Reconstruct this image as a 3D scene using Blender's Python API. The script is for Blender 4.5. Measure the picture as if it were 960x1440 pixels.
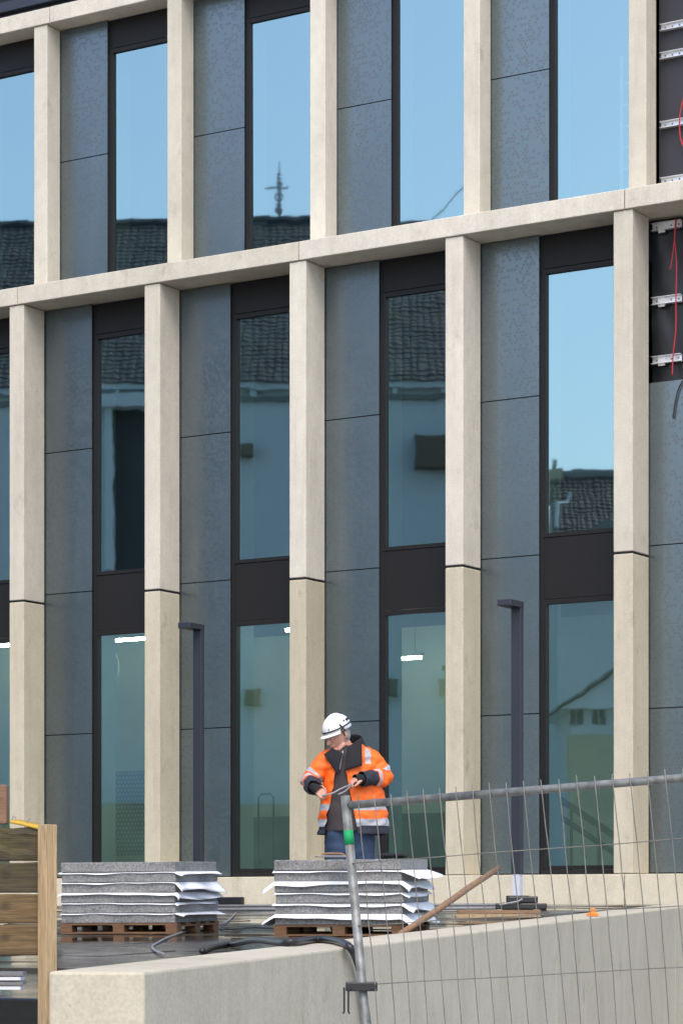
import bpy, bmesh, math, random
from mathutils import Vector, Matrix, noise

sc = bpy.context.scene
for o in list(bpy.data.objects):
    bpy.data.objects.remove(o)
col = sc.collection
R = math.radians

# ------------------------------------------------------------------ camera
TH = math.atan(0.615)                    # the lens looks 31.6 deg to the left of the facade's normal
SN, CS = math.sin(TH), math.cos(TH)
PD = 34.0 * CS                           # camera to facade, metres
H = 1.6                                  # eye height above the street
cam_d = bpy.data.cameras.new('camera')
cam = bpy.data.objects.new('camera', cam_d)
col.objects.link(cam)
cam.location = (0, -PD, H)
cam.rotation_euler = (R(90), 0, TH)
cam_d.sensor_fit = 'HORIZONTAL'
cam_d.sensor_width = 36
cam_d.lens = 135.0
cam_d.shift_y = 558.0 / 960.0            # rising front: verticals stay vertical
cam_d.clip_end = 2000
cam_d.clip_start = 0.1
sc.camera = cam

# ------------------------------------------------------------------ sky, sun, exposure
SUN_AZ, SUN_EL = R(-31), R(56)
w = bpy.data.worlds.new('World')
sc.world = w
w.use_nodes = True
wn = w.node_tree.nodes
wl = w.node_tree.links
wn.clear()
sky = wn.new('ShaderNodeTexSky')
sky.sky_type = 'NISHITA'
sky.sun_disc = False
sky.sun_elevation = SUN_EL
sky.sun_rotation = R(180) + SUN_AZ
sky.altitude = 50
sky.air_density = 1.0
sky.dust_density = 3.0
sky.ozone_density = 1.0
bg = wn.new('ShaderNodeBackground')
bg.inputs['Strength'].default_value = 0.15
wo = wn.new('ShaderNodeOutputWorld')
wl.new(sky.outputs[0], bg.inputs[0])
wl.new(bg.outputs[0], wo.inputs[0])
sd = bpy.data.lights.new('sun', 'SUN')
sd.energy = 0.5
sd.angle = R(35)
sd.color = (1.0, 0.93, 0.82)
sun = bpy.data.objects.new('sun', sd)
col.objects.link(sun)
sdir = Vector((-math.sin(SUN_AZ) * math.cos(SUN_EL), -math.cos(SUN_AZ) * math.cos(SUN_EL), math.sin(SUN_EL)))
sun.rotation_euler = (-sdir).to_track_quat('-Z', 'Y').to_euler()
sun.location = sdir * 60
vs = sc.view_settings
vs.view_transform = 'Standard'
vs.look = 'None'
vs.gamma = 1
vs.use_curve_mapping = False
vs.exposure = 1.2
sc.render.engine = 'CYCLES'
sc.cycles.max_bounces = 10
sc.cycles.transparent_max_bounces = 12
sc.cycles.use_denoising = True

# ------------------------------------------------------------------ helpers
rnd = random.Random(7)

def at(x, y, Z):
    """point at photo position x, y (960 x 1440) and Z metres in front of the lens"""
    a = (x - 480) / 3600.0
    b = (1278 - y) / 3600.0
    return Vector(((-SN + a * CS) * Z, -PD + (CS + a * SN) * Z, H + b * Z))

def at_y(x, y, Y):
    a = (x - 480) / 3600.0
    return at(x, y, (Y + PD) / (CS + a * SN))

def deck_z(y):
    return H + 0.055 + 0.022 * min(y, 0.0)

def on_deck(x, y, up=0.0):
    lo, hi = 6.0, 40.0
    for _ in range(50):
        m = (lo + hi) / 2
        p = at(x, y, m)
        if p.z > deck_z(p.y) + up:
            lo = m
        else:
            hi = m
    return at(x, y, lo)

MATS = {}

def N(nt, t, **kw):
    n = nt.nodes.new(t)
    for k, v in kw.items():
        if hasattr(n, k):
            setattr(n, k, v)
        else:
            n.inputs[k].default_value = v
    return n

def pos(nt, scale=(1, 1, 1), loc=(0, 0, 0), obj=False):
    if obj:
        g = N(nt, 'ShaderNodeTexCoord').outputs['Object']
    else:
        g = N(nt, 'ShaderNodeNewGeometry').outputs['Position']
    m = N(nt, 'ShaderNodeMapping')
    m.inputs['Scale'].default_value = scale
    m.inputs['Location'].default_value = loc
    nt.links.new(g, m.inputs['Vector'])
    return m.outputs[0]

def ntex(nt, vec, scale, detail=4, rough=0.55):
    n = N(nt, 'ShaderNodeTexNoise')
    n.inputs['Scale'].default_value = scale
    n.inputs['Detail'].default_value = detail
    n.inputs['Roughness'].default_value = rough
    nt.links.new(vec, n.inputs['Vector'])
    return n.outputs['Fac']

def ramp(nt, fac, stops):
    r = N(nt, 'ShaderNodeValToRGB')
    e = r.color_ramp.elements
    while len(e) < len(stops):
        e.new(0.5)
    for i, (p, c) in enumerate(stops):
        e[i].position = p
        e[i].color = (c[0], c[1], c[2], 1) if hasattr(c, '__len__') else (c, c, c, 1)
    nt.links.new(fac, r.inputs[0])
    return r.outputs[0]

def mix(nt, a, b, fac, mode='MIX'):
    m = N(nt, 'ShaderNodeMix', data_type='RGBA', blend_type=mode)
    for s, v in ((6, a), (7, b), (0, fac)):
        if isinstance(v, (int, float)):
            m.inputs[s].default_value = v
        elif isinstance(v, (tuple, list)):
            m.inputs[s].default_value = (v[0], v[1], v[2], 1)
        else:
            nt.links.new(v, m.inputs[s])
    return m.outputs[2]

def new_mat(name):
    m = bpy.data.materials.new(name)
    m.use_nodes = True
    nt = m.node_tree
    b = nt.nodes['Principled BSDF']
    MATS[name] = m
    return m, nt, b

def set_col(nt, b, c):
    if isinstance(c, (tuple, list)):
        b.inputs['Base Color'].default_value = (c[0], c[1], c[2], 1)
    else:
        nt.links.new(c, b.inputs['Base Color'])

def bump(nt, b, h, strength, dist=0.01):
    n = N(nt, 'ShaderNodeBump')
    n.inputs['Strength'].default_value = strength
    n.inputs['Distance'].default_value = dist
    nt.links.new(h, n.inputs['Height'])
    nt.links.new(n.outputs[0], b.inputs['Normal'])

def plain(name, c, rough=0.6, metal=0.0, var=0.12, scale=9.0, bmp=0.0, spec=0.5, stretch=(1, 1, 1), obj=False):
    m, nt, b = new_mat(name)
    v = pos(nt, stretch, obj=obj)
    f = ntex(nt, v, scale, 5)
    set_col(nt, b, ramp(nt, f, [(0.3, [x * (1 - var) for x in c]), (0.7, [min(1, x * (1 + var)) for x in c])]))
    b.inputs['Roughness'].default_value = rough
    b.inputs['Metallic'].default_value = metal
    b.inputs['Specular IOR Level'].default_value = spec
    if bmp:
        bump(nt, b, ntex(nt, v, scale * 6, 5), bmp)
    return m

def concrete(name, c, stain, stain_amt=0.5, streak=1.0, pores=True):
    m, nt, b = new_mat(name)
    big = ntex(nt, pos(nt, (0.9, 0.9, 0.5)), 1.1, 5, 0.6)
    base = ramp(nt, big, [(0.3, [x * 0.90 for x in c]), (0.72, [x * 1.07 for x in c])])
    if streak:
        st = ntex(nt, pos(nt, (5, 5, 0.45), (3, 1, 0)), 1.0, 6, 0.7)
        base = mix(nt, base, stain, mix_fac(nt, st, 0.50, 0.80, stain_amt * streak))
    blot = ntex(nt, pos(nt, (1, 1, 0.8), (11, 5, 2)), 2.3, 6, 0.7)
    base = mix(nt, base, [x * 0.72 for x in stain], mix_fac(nt, blot, 0.60, 0.82, stain_amt))
    med = ntex(nt, pos(nt, (1, 1, 0.7), (7, 3, 1)), 7.0, 6, 0.7)
    base = mix(nt, base, ramp(nt, med, [(0.32, 0.80), (0.62, 1.05)]), 0.42, 'MULTIPLY')
    fine = ntex(nt, pos(nt), 60, 3)
    base = mix(nt, base, ramp(nt, fine, [(0.35, 0.82), (0.65, 1.03)]), 0.7, 'MULTIPLY')
    oi = N(nt, 'ShaderNodeObjectInfo')
    base = mix(nt, base, ramp(nt, oi.outputs['Random'], [(0.0, (0.90, 0.885, 0.85)), (1.0, (1.06, 1.06, 1.07))]), 0.8, 'MULTIPLY')
    if pores:
        vo = N(nt, 'ShaderNodeTexVoronoi')
        vo.inputs['Scale'].default_value = 13
        nt.links.new(pos(nt), vo.inputs['Vector'])
        pr = ramp(nt, vo.outputs['Distance'], [(0.03, 0.62), (0.07, 1.0)])
        base = mix(nt, base, pr, 0.6, 'MULTIPLY')
    set_col(nt, b, base)
    b.inputs['Roughness'].default_value = 0.8
    b.inputs['Specular IOR Level'].default_value = 0.3
    bump(nt, b, ntex(nt, pos(nt), 28, 6), 0.12, 0.01)
    return m

def mix_fac(nt, f, lo, hi, amt):
    mr = N(nt, 'ShaderNodeMapRange')
    mr.inputs[1].default_value = lo
    mr.inputs[2].default_value = hi
    mr.inputs[3].default_value = 0
    mr.inputs[4].default_value = amt
    nt.links.new(f, mr.inputs[0])
    return mr.outputs[0]

concrete('concrete_column', (0.645, 0.602, 0.507), (0.38, 0.33, 0.245), 0.8, 0.55)
concrete('concrete_base', (0.565, 0.510, 0.385), (0.33, 0.285, 0.19), 0.9, 0.5)
concrete('concrete_plinth', (0.66, 0.60, 0.46), (0.38, 0.32, 0.20), 0.6)
concrete('concrete_wall', (0.49, 0.447, 0.345), (0.30, 0.26, 0.18), 0.9, 0.35)

def make_panel():
    m, nt, b = new_mat('slate_panel')
    # hexagonal field: a staggered lattice of small cells, some darker than others
    g = N(nt, 'ShaderNodeNewGeometry').outputs['Position']
    sx = N(nt, 'ShaderNodeSeparateXYZ')
    nt.links.new(g, sx.inputs[0])
    a = 0.050
    def mth(op, p, q=None):
        n = N(nt, 'ShaderNodeMath', operation=op)
        for i, v in enumerate((p, q)):
            if v is None:
                continue
            if isinstance(v, (int, float)):
                n.inputs[i].default_value = v
            else:
                nt.links.new(v, n.inputs[i])
        return n.outputs[0]
    rowf = mth('DIVIDE', sx.outputs['Z'], a * 0.866)
    row = mth('FLOOR', rowf)
    odd = mth('MODULO', mth('ABSOLUTE', row), 2.0)
    xs = mth('ADD', mth('DIVIDE', sx.outputs['X'], a), mth('MULTIPLY', odd, 0.5))
    cx = mth('FLOOR', xs)
    fx = mth('SUBTRACT', mth('FRACT', xs), 0.5)
    fz = mth('MULTIPLY', mth('SUBTRACT', mth('FRACT', rowf), 0.5), 0.866)
    d = mth('SQRT', mth('ADD', mth('MULTIPLY', fx, fx), mth('MULTIPLY', fz, fz)))
    cv = N(nt, 'ShaderNodeCombineXYZ')
    nt.links.new(cx, cv.inputs[0])
    nt.links.new(row, cv.inputs[1])
    wn_ = N(nt, 'ShaderNodeTexWhiteNoise', noise_dimensions='2D')
    nt.links.new(cv.outputs[0], wn_.inputs['Vector'])
    spot = ramp(nt, d, [(0.28, 1.0), (0.48, 0.0)])
    clus = ntex(nt, pos(nt), 2.6, 3)
    pick = mth('GREATER_THAN', mth('ADD', wn_.outputs['Value'], mth('MULTIPLY', clus, 0.9)), 1.06)
    fac = mth('MULTIPLY', mth('MULTIPLY', spot, pick), 0.65)
    big = ntex(nt, pos(nt), 1.3, 5, 0.6)
    base = ramp(nt, big, [(0.3, (0.019, 0.030, 0.036)), (0.7, (0.034, 0.050, 0.057))])
    fine = ntex(nt, pos(nt), 45, 4)
    base = mix(nt, base, ramp(nt, fine, [(0.3, 0.7), (0.7, 1.15)]), 0.9, 'MULTIPLY')
    oi = N(nt, 'ShaderNodeObjectInfo')
    base = mix(nt, base, ramp(nt, oi.outputs['Random'], [(0.0, 0.78), (1.0, 1.22)]), 0.9, 'MULTIPLY')
    dust = ntex(nt, pos(nt, (5, 5, 0.5), (1, 2, 3)), 1.0, 5, 0.65)
    base = mix(nt, base, (0.09, 0.10, 0.105), mix_fac(nt, dust, 0.55, 0.8, 0.35))
    set_col(nt, b, mix(nt, base, (0.007, 0.010, 0.013), fac))
    nt.links.new(mth('ADD', mth('MULTIPLY', fac, 0.25), 0.28), b.inputs['Roughness'])
    b.inputs['IOR'].default_value = 2.05
    b.inputs['Specular Tint'].default_value = (0.86, 0.97, 1.0, 1)
    nt.links.new(mth('SUBTRACT', 0.80, mth('MULTIPLY', fac, 0.10)), b.inputs['Specular IOR Level'])
    bump(nt, b, fine, 0.05, 0.005)
make_panel()
plain('bronze_metal', (0.013, 0.012, 0.012), 0.5, 0.0, 0.08, 2.0, 0, 0.25)
plain('black_joint', (0.006, 0.006, 0.007), 0.7)
plain('lamp_metal', (0.024, 0.028, 0.040), 0.35, 0.0, 0.06, 3)
plain('membrane', (0.012, 0.013, 0.016), 0.35, 0.0, 0.15, 5)
plain('backing_board', (0.022, 0.023, 0.029), 0.55, 0.0, 0.1, 1.5)
plain('aluminium', (0.75, 0.76, 0.78), 0.35, 0.6, 0.1, 30)
plain('interior_white', (0.66, 0.69, 0.64), 0.8, 0, 0.06, 1.0)
plain('interior_olive', (0.36, 0.35, 0.23), 0.85, 0, 0.15, 0.9)
plain('interior_grey', (0.16, 0.17, 0.16), 0.8, 0, 0.1, 1.0)
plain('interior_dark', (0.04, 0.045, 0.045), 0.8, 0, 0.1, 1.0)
plain('white_wall', (0.46, 0.52, 0.54), 0.85, 0, 0.04, 0.7)
plain('roof_tile', (0.022, 0.028, 0.036), 0.65, 0, 0.5, 2.2)
plain('slate_roof', (0.03, 0.032, 0.035), 0.55, 0, 0.3, 4)
plain('brown_box', (0.10, 0.075, 0.05), 0.7)
plain('galvanised', (0.185, 0.19, 0.18), 0.5, 0.3, 0.42, 26, 0.08)
plain('wire_galvanised', (0.17, 0.16, 0.14), 0.55, 0.3, 0.25, 14)
plain('green_tape', (0.0, 0.26, 0.08), 0.7)
plain('black_rubber', (0.014, 0.014, 0.016), 0.38, 0, 0.2, 12)
plain('grey_cable', (0.22, 0.22, 0.23), 0.5)
plain('red_cable', (0.42, 0.02, 0.03), 0.45)
plain('white_sheet', (0.80, 0.81, 0.83), 0.6, 0, 0.04, 6)
plain('white_wrap', (0.55, 0.57, 0.63), 0.5, 0, 0.05, 18)
plain('orange_plastic', (0.85, 0.20, 0.01), 0.45)
plain('yellow_strap', (0.46, 0.28, 0.02), 0.6)
plain('pale_paving', (0.30, 0.29, 0.265), 0.85, 0, 0.2, 3, 0.2)
plain('black_film', (0.01, 0.01, 0.011), 0.3, 0, 0.2, 4, 0.2)
plain('denim', (0.022, 0.042, 0.085), 0.85, 0, 0.38, 9, 0.15)
plain('hivis_orange', (0.90, 0.135, 0.004), 0.62, 0, 0.14, 9, 0.12)
plain('reflective_band', (0.36, 0.365, 0.39), 0.5, 0, 0.1, 30)
plain('navy_cloth', (0.018, 0.02, 0.032), 0.85, 0, 0.2, 20, 0.1)
plain('black_cloth', (0.008, 0.008, 0.011), 0.9, 0, 0.2, 20, 0.1)
plain('charcoal_cloth', (0.045, 0.037, 0.038), 0.9, 0, 0.2, 20, 0.1)
plain('skin', (0.56, 0.29, 0.21), 0.5, 0, 0.10, 30)
plain('grey_hair', (0.30, 0.28, 0.27), 0.8, 0, 0.3, 60, 0.3)
plain('helmet_white', (0.80, 0.80, 0.79), 0.28, 0, 0.03, 20)
plain('helmet_black', (0.015, 0.015, 0.017), 0.4)
plain('eye_white', (0.7, 0.68, 0.65), 0.3)
plain('boot_leather', (0.07, 0.045, 0.025), 0.7)

def make_granite():
    m, nt, b = new_mat('granite')
    f = ntex(nt, pos(nt), 70, 4, 0.75)
    c = ramp(nt, f, [(0.30, (0.075, 0.075, 0.074)), (0.47, (0.19, 0.19, 0.186)), (0.58, (0.27, 0.27, 0.262)), (0.74, (0.45, 0.45, 0.435))])
    wet = ntex(nt, pos(nt, (1, 1, 2.5)), 5, 4, 0.6)
    c = mix(nt, c, (0.45, 0.45, 0.45), mix_fac(nt, wet, 0.5, 0.72, 0.55), 'MULTIPLY')
    set_col(nt, b, c)
    b.inputs['Roughness'].default_value = 0.7
    bump(nt, b, f, 0.25, 0.004)
make_granite()

def make_wood(name, c1, c2, dark, along=(0.6, 9, 9), obj=True, moss=None):
    m, nt, b = new_mat(name)
    v = pos(nt, along, obj=obj)
    f = ntex(nt, v, 3.0, 6, 0.6)
    c = ramp(nt, f, [(0.28, c1), (0.7, c2)])
    v2 = pos(nt, (along[0] * 1.0, along[1] * 3.5, along[2] * 3.5), (4, 2, 7), obj=obj)
    g = ntex(nt, v2, 3.0, 4, 0.6)
    c = mix(nt, c, dark, mix_fac(nt, g, 0.55, 0.75, 0.6))
    k = N(nt, 'ShaderNodeTexVoronoi')
    k.inputs['Scale'].default_value = 2.6
    nt.links.new(pos(nt, (1, 1.3, 1.3), (0.4, 0, 0.3), obj=obj), k.inputs['Vector'])
    c = mix(nt, c, [x * 0.5 for x in dark], ramp(nt, k.outputs['Distance'], [(0.05, 0.9), (0.11, 0.0)]))
    if moss:
        mo = ntex(nt, pos(nt, (1, 1, 1), (9, 9, 9)), 4.5, 5, 0.65)
        c = mix(nt, c, moss, mix_fac(nt, mo, 0.42, 0.62, 0.9))
    gr = ntex(nt, pos(nt, [q * 4.0 if q > 2 else q * 2.5 for q in along], (2, 5, 1), obj=obj), 6.0, 3, 0.7)
    c = mix(nt, c, ramp(nt, gr, [(0.3, 0.45), (0.65, 1.15)]), 0.8, 'MULTIPLY')
    set_col(nt, b, c)
    b.inputs['Roughness'].default_value = 0.75
    bump(nt, b, gr, 0.35, 0.006)
make_wood('fresh_timber', (0.36, 0.24, 0.115), (0.50, 0.36, 0.20), (0.20, 0.12, 0.06), (9, 9, 0.6))
make_wood('plank_timber', (0.085, 0.052, 0.019), (0.19, 0.12, 0.048), (0.018, 0.011, 0.006))
make_wood('mossy_timber', (0.035, 0.027, 0.012), (0.085, 0.062, 0.026), (0.012, 0.010, 0.006), moss=(0.075, 0.062, 0.012))
make_wood('pallet_wood', (0.11, 0.055, 0.026), (0.22, 0.115, 0.052), (0.04, 0.02, 0.011))
make_wood('stick_wood', (0.20, 0.11, 0.055), (0.32, 0.19, 0.10), (0.10, 0.055, 0.03))
make_wood('block_wood', (0.17, 0.085, 0.045), (0.25, 0.14, 0.08), (0.09, 0.045, 0.02))

def make_deck():
    m, nt, b = new_mat('wet_paving')
    v = pos(nt)
    n1 = ntex(nt, v, 1.6, 6, 0.6)
    n2 = ntex(nt, pos(nt, (1, 1, 1), (5, 8, 0)), 0.55, 4, 0.55)
    c = ramp(nt, n1, [(0.3, (0.022, 0.018, 0.014)), (0.7, (0.085, 0.070, 0.054))])
    oi = N(nt, 'ShaderNodeObjectInfo')
    c = mix(nt, c, ramp(nt, oi.outputs['Random'], [(0.0, 0.55), (1.0, 1.25)]), 0.8, 'MULTIPLY')
    set_col(nt, b, c)
    nt.links.new(ramp(nt, n2, [(0.40, 0.03), (0.60, 0.30)]), b.inputs['Roughness'])
    bump(nt, b, ntex(nt, pos(nt, (1.0, 1.0, 1)), 7, 4), 0.10, 0.01)
make_deck()

def make_glass():
    m, nt, b = new_mat('coated_glass')
    nt.nodes.remove(b)
    out = nt.nodes['Material Output']
    tr = N(nt, 'ShaderNodeBsdfTransparent')
    tr.inputs[0].default_value = (0.52, 0.76, 0.66, 1)
    gl = N(nt, 'ShaderNodeBsdfGlossy')
    gl.inputs['Color'].default_value = (0.58, 0.80, 0.81, 1)
    gl.inputs['Roughness'].default_value = 0.018
    v = pos(nt)
    bu = N(nt, 'ShaderNodeBump')
    bu.inputs['Strength'].default_value = 0.028
    bu.inputs['Distance'].default_value = 0.02
    nt.links.new(ntex(nt, v, 1.4, 2), bu.inputs['Height'])
    nt.links.new(bu.outputs[0], gl.inputs['Normal'])
    fr = N(nt, 'ShaderNodeFresnel')
    fr.inputs['IOR'].default_value = 1.5
    mr = mix_fac(nt, fr.outputs[0], 0.0, 1.0, 1.0)
    mr.node.inputs[3].default_value = 0.52
    ms = N(nt, 'ShaderNodeMixShader')
    nt.links.new(mr, ms.inputs[0])
    nt.links.new(tr.outputs[0], ms.inputs[1])
    nt.links.new(gl.outputs[0], ms.inputs[2])
    nt.links.new(ms.outputs[0], out.inputs['Surface'])
make_glass()

def emit(name, c, s):
    m, nt, b = new_mat(name)
    set_col(nt, b, c)
    b.inputs['Emission Color'].default_value = (*c, 1)
    b.inputs['Emission Strength'].default_value = s
emit('lit_tube', (1.0, 0.93, 0.78), 42.0)

# -------- mesh building
class MB:
    def __init__(s):
        s.v, s.f, s.m = [], [], []

    def add(s, vs, fs, mi=0):
        o = len(s.v)
        s.v += [Vector(p) for p in vs]
        s.f += [tuple(i + o for i in f) for f in fs]
        s.m += [mi] * len(fs)
        return s

    def box(s, x0, x1, y0, y1, z0, z1, mi=0):
        return s.add([(x0, y0, z0), (x1, y0, z0), (x1, y1, z0), (x0, y1, z0), (x0, y0, z1), (x1, y0, z1), (x1, y1, z1), (x0, y1, z1)],
                     [(0, 3, 2, 1), (4, 5, 6, 7), (0, 1, 5, 4), (1, 2, 6, 5), (2, 3, 7, 6), (3, 0, 4, 7)], mi)

    def tube(s, pts, r, seg=8, cap=True, mi=0, smooth_path=0):
        pts = [Vector(p) for p in pts]
        if smooth_path:
            pts = catmull(pts, smooth_path)
        n = len(pts)
        rs = r if hasattr(r, '__len__') else [r] * n
        if len(rs) != n:
            rs = [rs[0] + (rs[-1] - rs[0]) * i / (n - 1) for i in range(n)]
        up = Vector((0, 0, 1))
        prev = None
        vs = []
        for i in range(n):
            t = (pts[min(i + 1, n - 1)] - pts[max(i - 1, 0)]).normalized()
            if prev is None:
                a = t.cross(up)
                if a.length < 0.1:
                    a = t.cross(Vector((0, 1, 0)))
            else:
                a = prev - t * prev.dot(t)
            a.normalize()
            prev = a
            b = t.cross(a)
            for k in range(seg):
                an = 2 * math.pi * k / seg
                vs.append(pts[i] + (a * math.cos(an) + b * math.sin(an)) * rs[i])
        fs = []
        for i in range(n - 1):
            for k in range(seg):
                k2 = (k + 1) % seg
                fs.append((i * seg + k, i * seg + k2, (i + 1) * seg + k2, (i + 1) * seg + k))
        if cap:
            fs.append(tuple(range(seg)))
            fs.append(tuple(range((n - 1) * seg, n * seg))[::-1])
        return s.add(vs, fs, mi)

    def ball(s, c, r, seg=16, rings=10, M=None, mi=0, fn=None):
        vs, fs = [], []
        for i in range(rings + 1):
            ph = math.pi * i / rings
            for k in range(seg):
                a = 2 * math.pi * k / seg
                p = Vector((math.sin(ph) * math.cos(a), math.sin(ph) * math.sin(a), math.cos(ph)))
                if fn:
                    p = fn(p)
                p = Vector((p.x * r[0], p.y * r[1], p.z * r[2]))
                if M:
                    p = M @ p
                vs.append(p + Vector(c))
        for i in range(rings):
            for k in range(seg):
                k2 = (k + 1) % seg
                fs.append((i * seg + k, (i + 1) * seg + k, (i + 1) * seg + k2, i * seg + k2))
        return s.add(vs, fs, mi)

    def mesh(s, name, mats, smooth=False):
        me = bpy.data.meshes.new(name)
        me.from_pydata([tuple(p) for p in s.v], [], s.f)
        for m in (mats if isinstance(mats, (list, tuple)) else [mats]):
            me.materials.append(MATS[m])
        for i, p in enumerate(me.polygons):
            p.material_index = s.m[i]
            p.use_smooth = smooth
        bm = bmesh.new()
        bm.from_mesh(me)
        bmesh.ops.recalc_face_normals(bm, faces=bm.faces)
        bm.to_mesh(me)
        bm.free()
        me.update()
        return me

    def build(s, name, mats, parent=None, smooth=False, bevel=0.0, world=False, origin=None):
        """one mesh object; coordinates are the parent's own, or the world's when world=True"""
        if world and parent is not None:
            Mi = mat_world(parent).inverted()
            s.v = [Mi @ p for p in s.v]
        if origin is None and s.v:
            xs = [p.x for p in s.v]; ys = [p.y for p in s.v]; zs = [p.z for p in s.v]
            origin = Vector(((min(xs) + max(xs)) / 2, (min(ys) + max(ys)) / 2, min(zs)))
        origin = Vector(origin)
        s.v = [p - origin for p in s.v]
        o = place(name, s.mesh(name, mats, smooth), origin, parent)
        if bevel:
            b = o.modifiers.new('bevel', 'BEVEL')
            b.width = bevel
            b.segments = 2
            b.limit_method = 'ANGLE'
        return o

def catmull(pts, k):
    out = []
    n = len(pts)
    for i in range(n - 1):
        p0, p1, p2, p3 = pts[max(i - 1, 0)], pts[i], pts[i + 1], pts[min(i + 2, n - 1)]
        for j in range(k):
            t = j / k
            out.append(0.5 * ((2 * p1) + (p2 - p0) * t + (2 * p0 - 5 * p1 + 4 * p2 - p3) * t * t + (3 * p1 - p0 - 3 * p2 + p3) * t ** 3))
    out.append(pts[-1])
    return out

def mat_world(o):
    M = Matrix.Translation(o.location) @ o.rotation_euler.to_matrix().to_4x4()
    return mat_world(o.parent) @ M if o.parent else M

def place(name, me, loc=(0, 0, 0), parent=None, rot=(0, 0, 0)):
    o = bpy.data.objects.new(name, me)
    col.objects.link(o)
    o.location = loc
    o.rotation_euler = rot
    if parent is not None:
        o.parent = parent
    return o

def tag(o, label, cat, group=None):
    o['label'] = label
    o['category'] = cat
    if group:
        o['group'] = group
    return o

def thing(name, label, cat, loc=(0, 0, 0), rotz=0.0, group=None):
    o = place(name, None, loc, None, (0, 0, rotz))
    o.empty_display_size = 0.1
    return tag(o, label, cat, group)

def struct(o, kind='structure'):
    o['kind'] = kind
    return o

BOXES = {}

def bpart(name, mat, parent, x0, x1, y0, y1, z0, z1, bevel=0.0):
    """a box given in world coordinates; alike boxes share their mesh"""
    d = (round(x1 - x0, 4), round(y1 - y0, 4), round(z1 - z0, 4))
    key = (name, mat, d)
    if key not in BOXES:
        BOXES[key] = MB().box(-d[0] / 2, d[0] / 2, -d[1] / 2, d[1] / 2, 0, d[2]).mesh(name, mat)
    p = Vector(((x0 + x1) / 2, (y0 + y1) / 2, z0))
    if parent is not None:
        p = mat_world(parent).inverted() @ p
    o = place(name, BOXES[key], p, parent)
    if bevel:
        b = o.modifiers.new('bevel', 'BEVEL')
        b.width = bevel
        b.segments = 2
    return o

# ================================================================== SETTING
g = MB().add([(-700, -700, 0), (700, -700, 0), (700, 700, 0), (-700, 700, 0)], [(0, 1, 2, 3)])
struct(g.build('ground', 'pale_paving', origin=(0, 0, 0)))

# low retaining wall that runs from the front left away to the building
WD = Vector((CS * math.sin(R(15)) - SN * math.cos(R(15)), SN * math.sin(R(15)) + CS * math.cos(R(15)), 0))
WN = Vector((-WD.y, WD.x, 0))            # to the deck side
WC = at(203, 1367.5, 10.0)
WC_Z = WC.z
WSL = 0.0165
WC.z = 0
def wall_pt(t, n, z):
    p = WC + WD * t + WN * n
    return Vector((p.x, p.y, z))
def wall_top(t):
    return WC_Z + WSL * t
ret = thing('retaining_wall', 'low pale concrete retaining wall running from the front corner to the facade', 'wall', (WC.x, WC.y, 0))
for (t0, t1) in ((0.0, 9.05), (9.062, 15.6), (15.612, 21.4)):
    m = MB()
    vs = []
    for t in (t0, t1):
        for n, zz in ((0, 0), (0.4, 0), (0.4, 1), (0, 1)):
            vs.append(wall_pt(t, n, wall_top(t) if zz else -0.05))
    m.add(vs, [(0, 1, 2, 3), (4, 7, 6, 5), (0, 4, 5, 1), (1, 5, 6, 2), (2, 6, 7, 3), (3, 7, 4, 0)])
    m.build('wall_segment', 'concrete_wall', ret, world=True, bevel=0.012)

# raised, wet paved terrace in front of the building, falling 2 % towards the lens
DX0, DX1, DY0 = -42.0, -5.0, -19.9
m = MB()
def wall_x(y, n):
    # X of the line n metres behind the wall's face, at world y
    p = WC + WN * n
    t = (y - p.y) / WD.y
    return p.x + WD.x * t
NB = 24
vs = []
for i in range(NB + 1):
    y = DY0 + (0.05 - DY0) * i / NB
    vs += [(DX0, y, deck_z(y) - 0.03), (wall_x(y, 0.2), y, deck_z(y) - 0.03)]
m.add(vs, [(2 * i, 2 * i + 1, 2 * i + 3, 2 * i + 2) for i in range(NB)])
deck = struct(m.build('terrace', 'wet_paving'))
PX, PY = 1.2, 0.8
pav = MB().box(-PX / 2 + 0.004, PX / 2 - 0.004, -PY / 2 + 0.004, PY / 2 - 0.004, -0.03, 0.0).mesh('paving_slab', 'wet_paving')
j = 0
y = -0.45
while y > -17.9:
    x = -26.5 + (0.6 if j % 2 else 0)
    while x < -7.5:
        if x + PX / 2 < wall_x(y - PY / 2, 0.25) and x + PX / 2 < wall_x(y + PY / 2, 0.25):
            X_, Y_ = x, y
            c_ = Vector((X_, Y_ + PD))
            Zc = -c_.x * SN + c_.y * CS
            px = 480 + 3600 * (c_.x * CS + c_.y * SN) / Zc
            if 30 < px < 900:
                loc = Vector((x, y, deck_z(y) + rnd.uniform(-0.004, 0.004))) - deck.location
                place('paving_slab', pav, loc, deck, (0.022 + rnd.gauss(0, 0.004), rnd.gauss(0, 0.004), 0))
        x += PX
    y -= PY
    j += 1
# the terrace's front edge, covered with black film
e = MB()
e.box(DX0, wall_x(DY0, 0.42), DY0 - 0.06, DY0 - 0.005, 0.0, deck_z(DY0) - 0.02)
tag(e.build('edge_film', 'black_film', bevel=0.01), 'black film covering the front edge of the terrace below the timber planks', 'film')

# ================================================================== THE BUILDING
S = 2.4004
X0 = -23.435
CW, CD = 0.262, 0.48                     # lower pillars
UY, UOFF = 0.75, -0.147                  # upper storey stands back
PYL = 0.50                               # lower panel plane
PYU = 1.07                               # upper panel plane
K0, K1 = -2, 6
zb = H + 0.02
bld = thing('office_building', 'three storey building with pale concrete pillars, slate grey panels and tall blue windows', 'building', (-18.6, 0, H))
XL, XR = X0 + S * K0, X0 + S * K1 + CW
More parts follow.
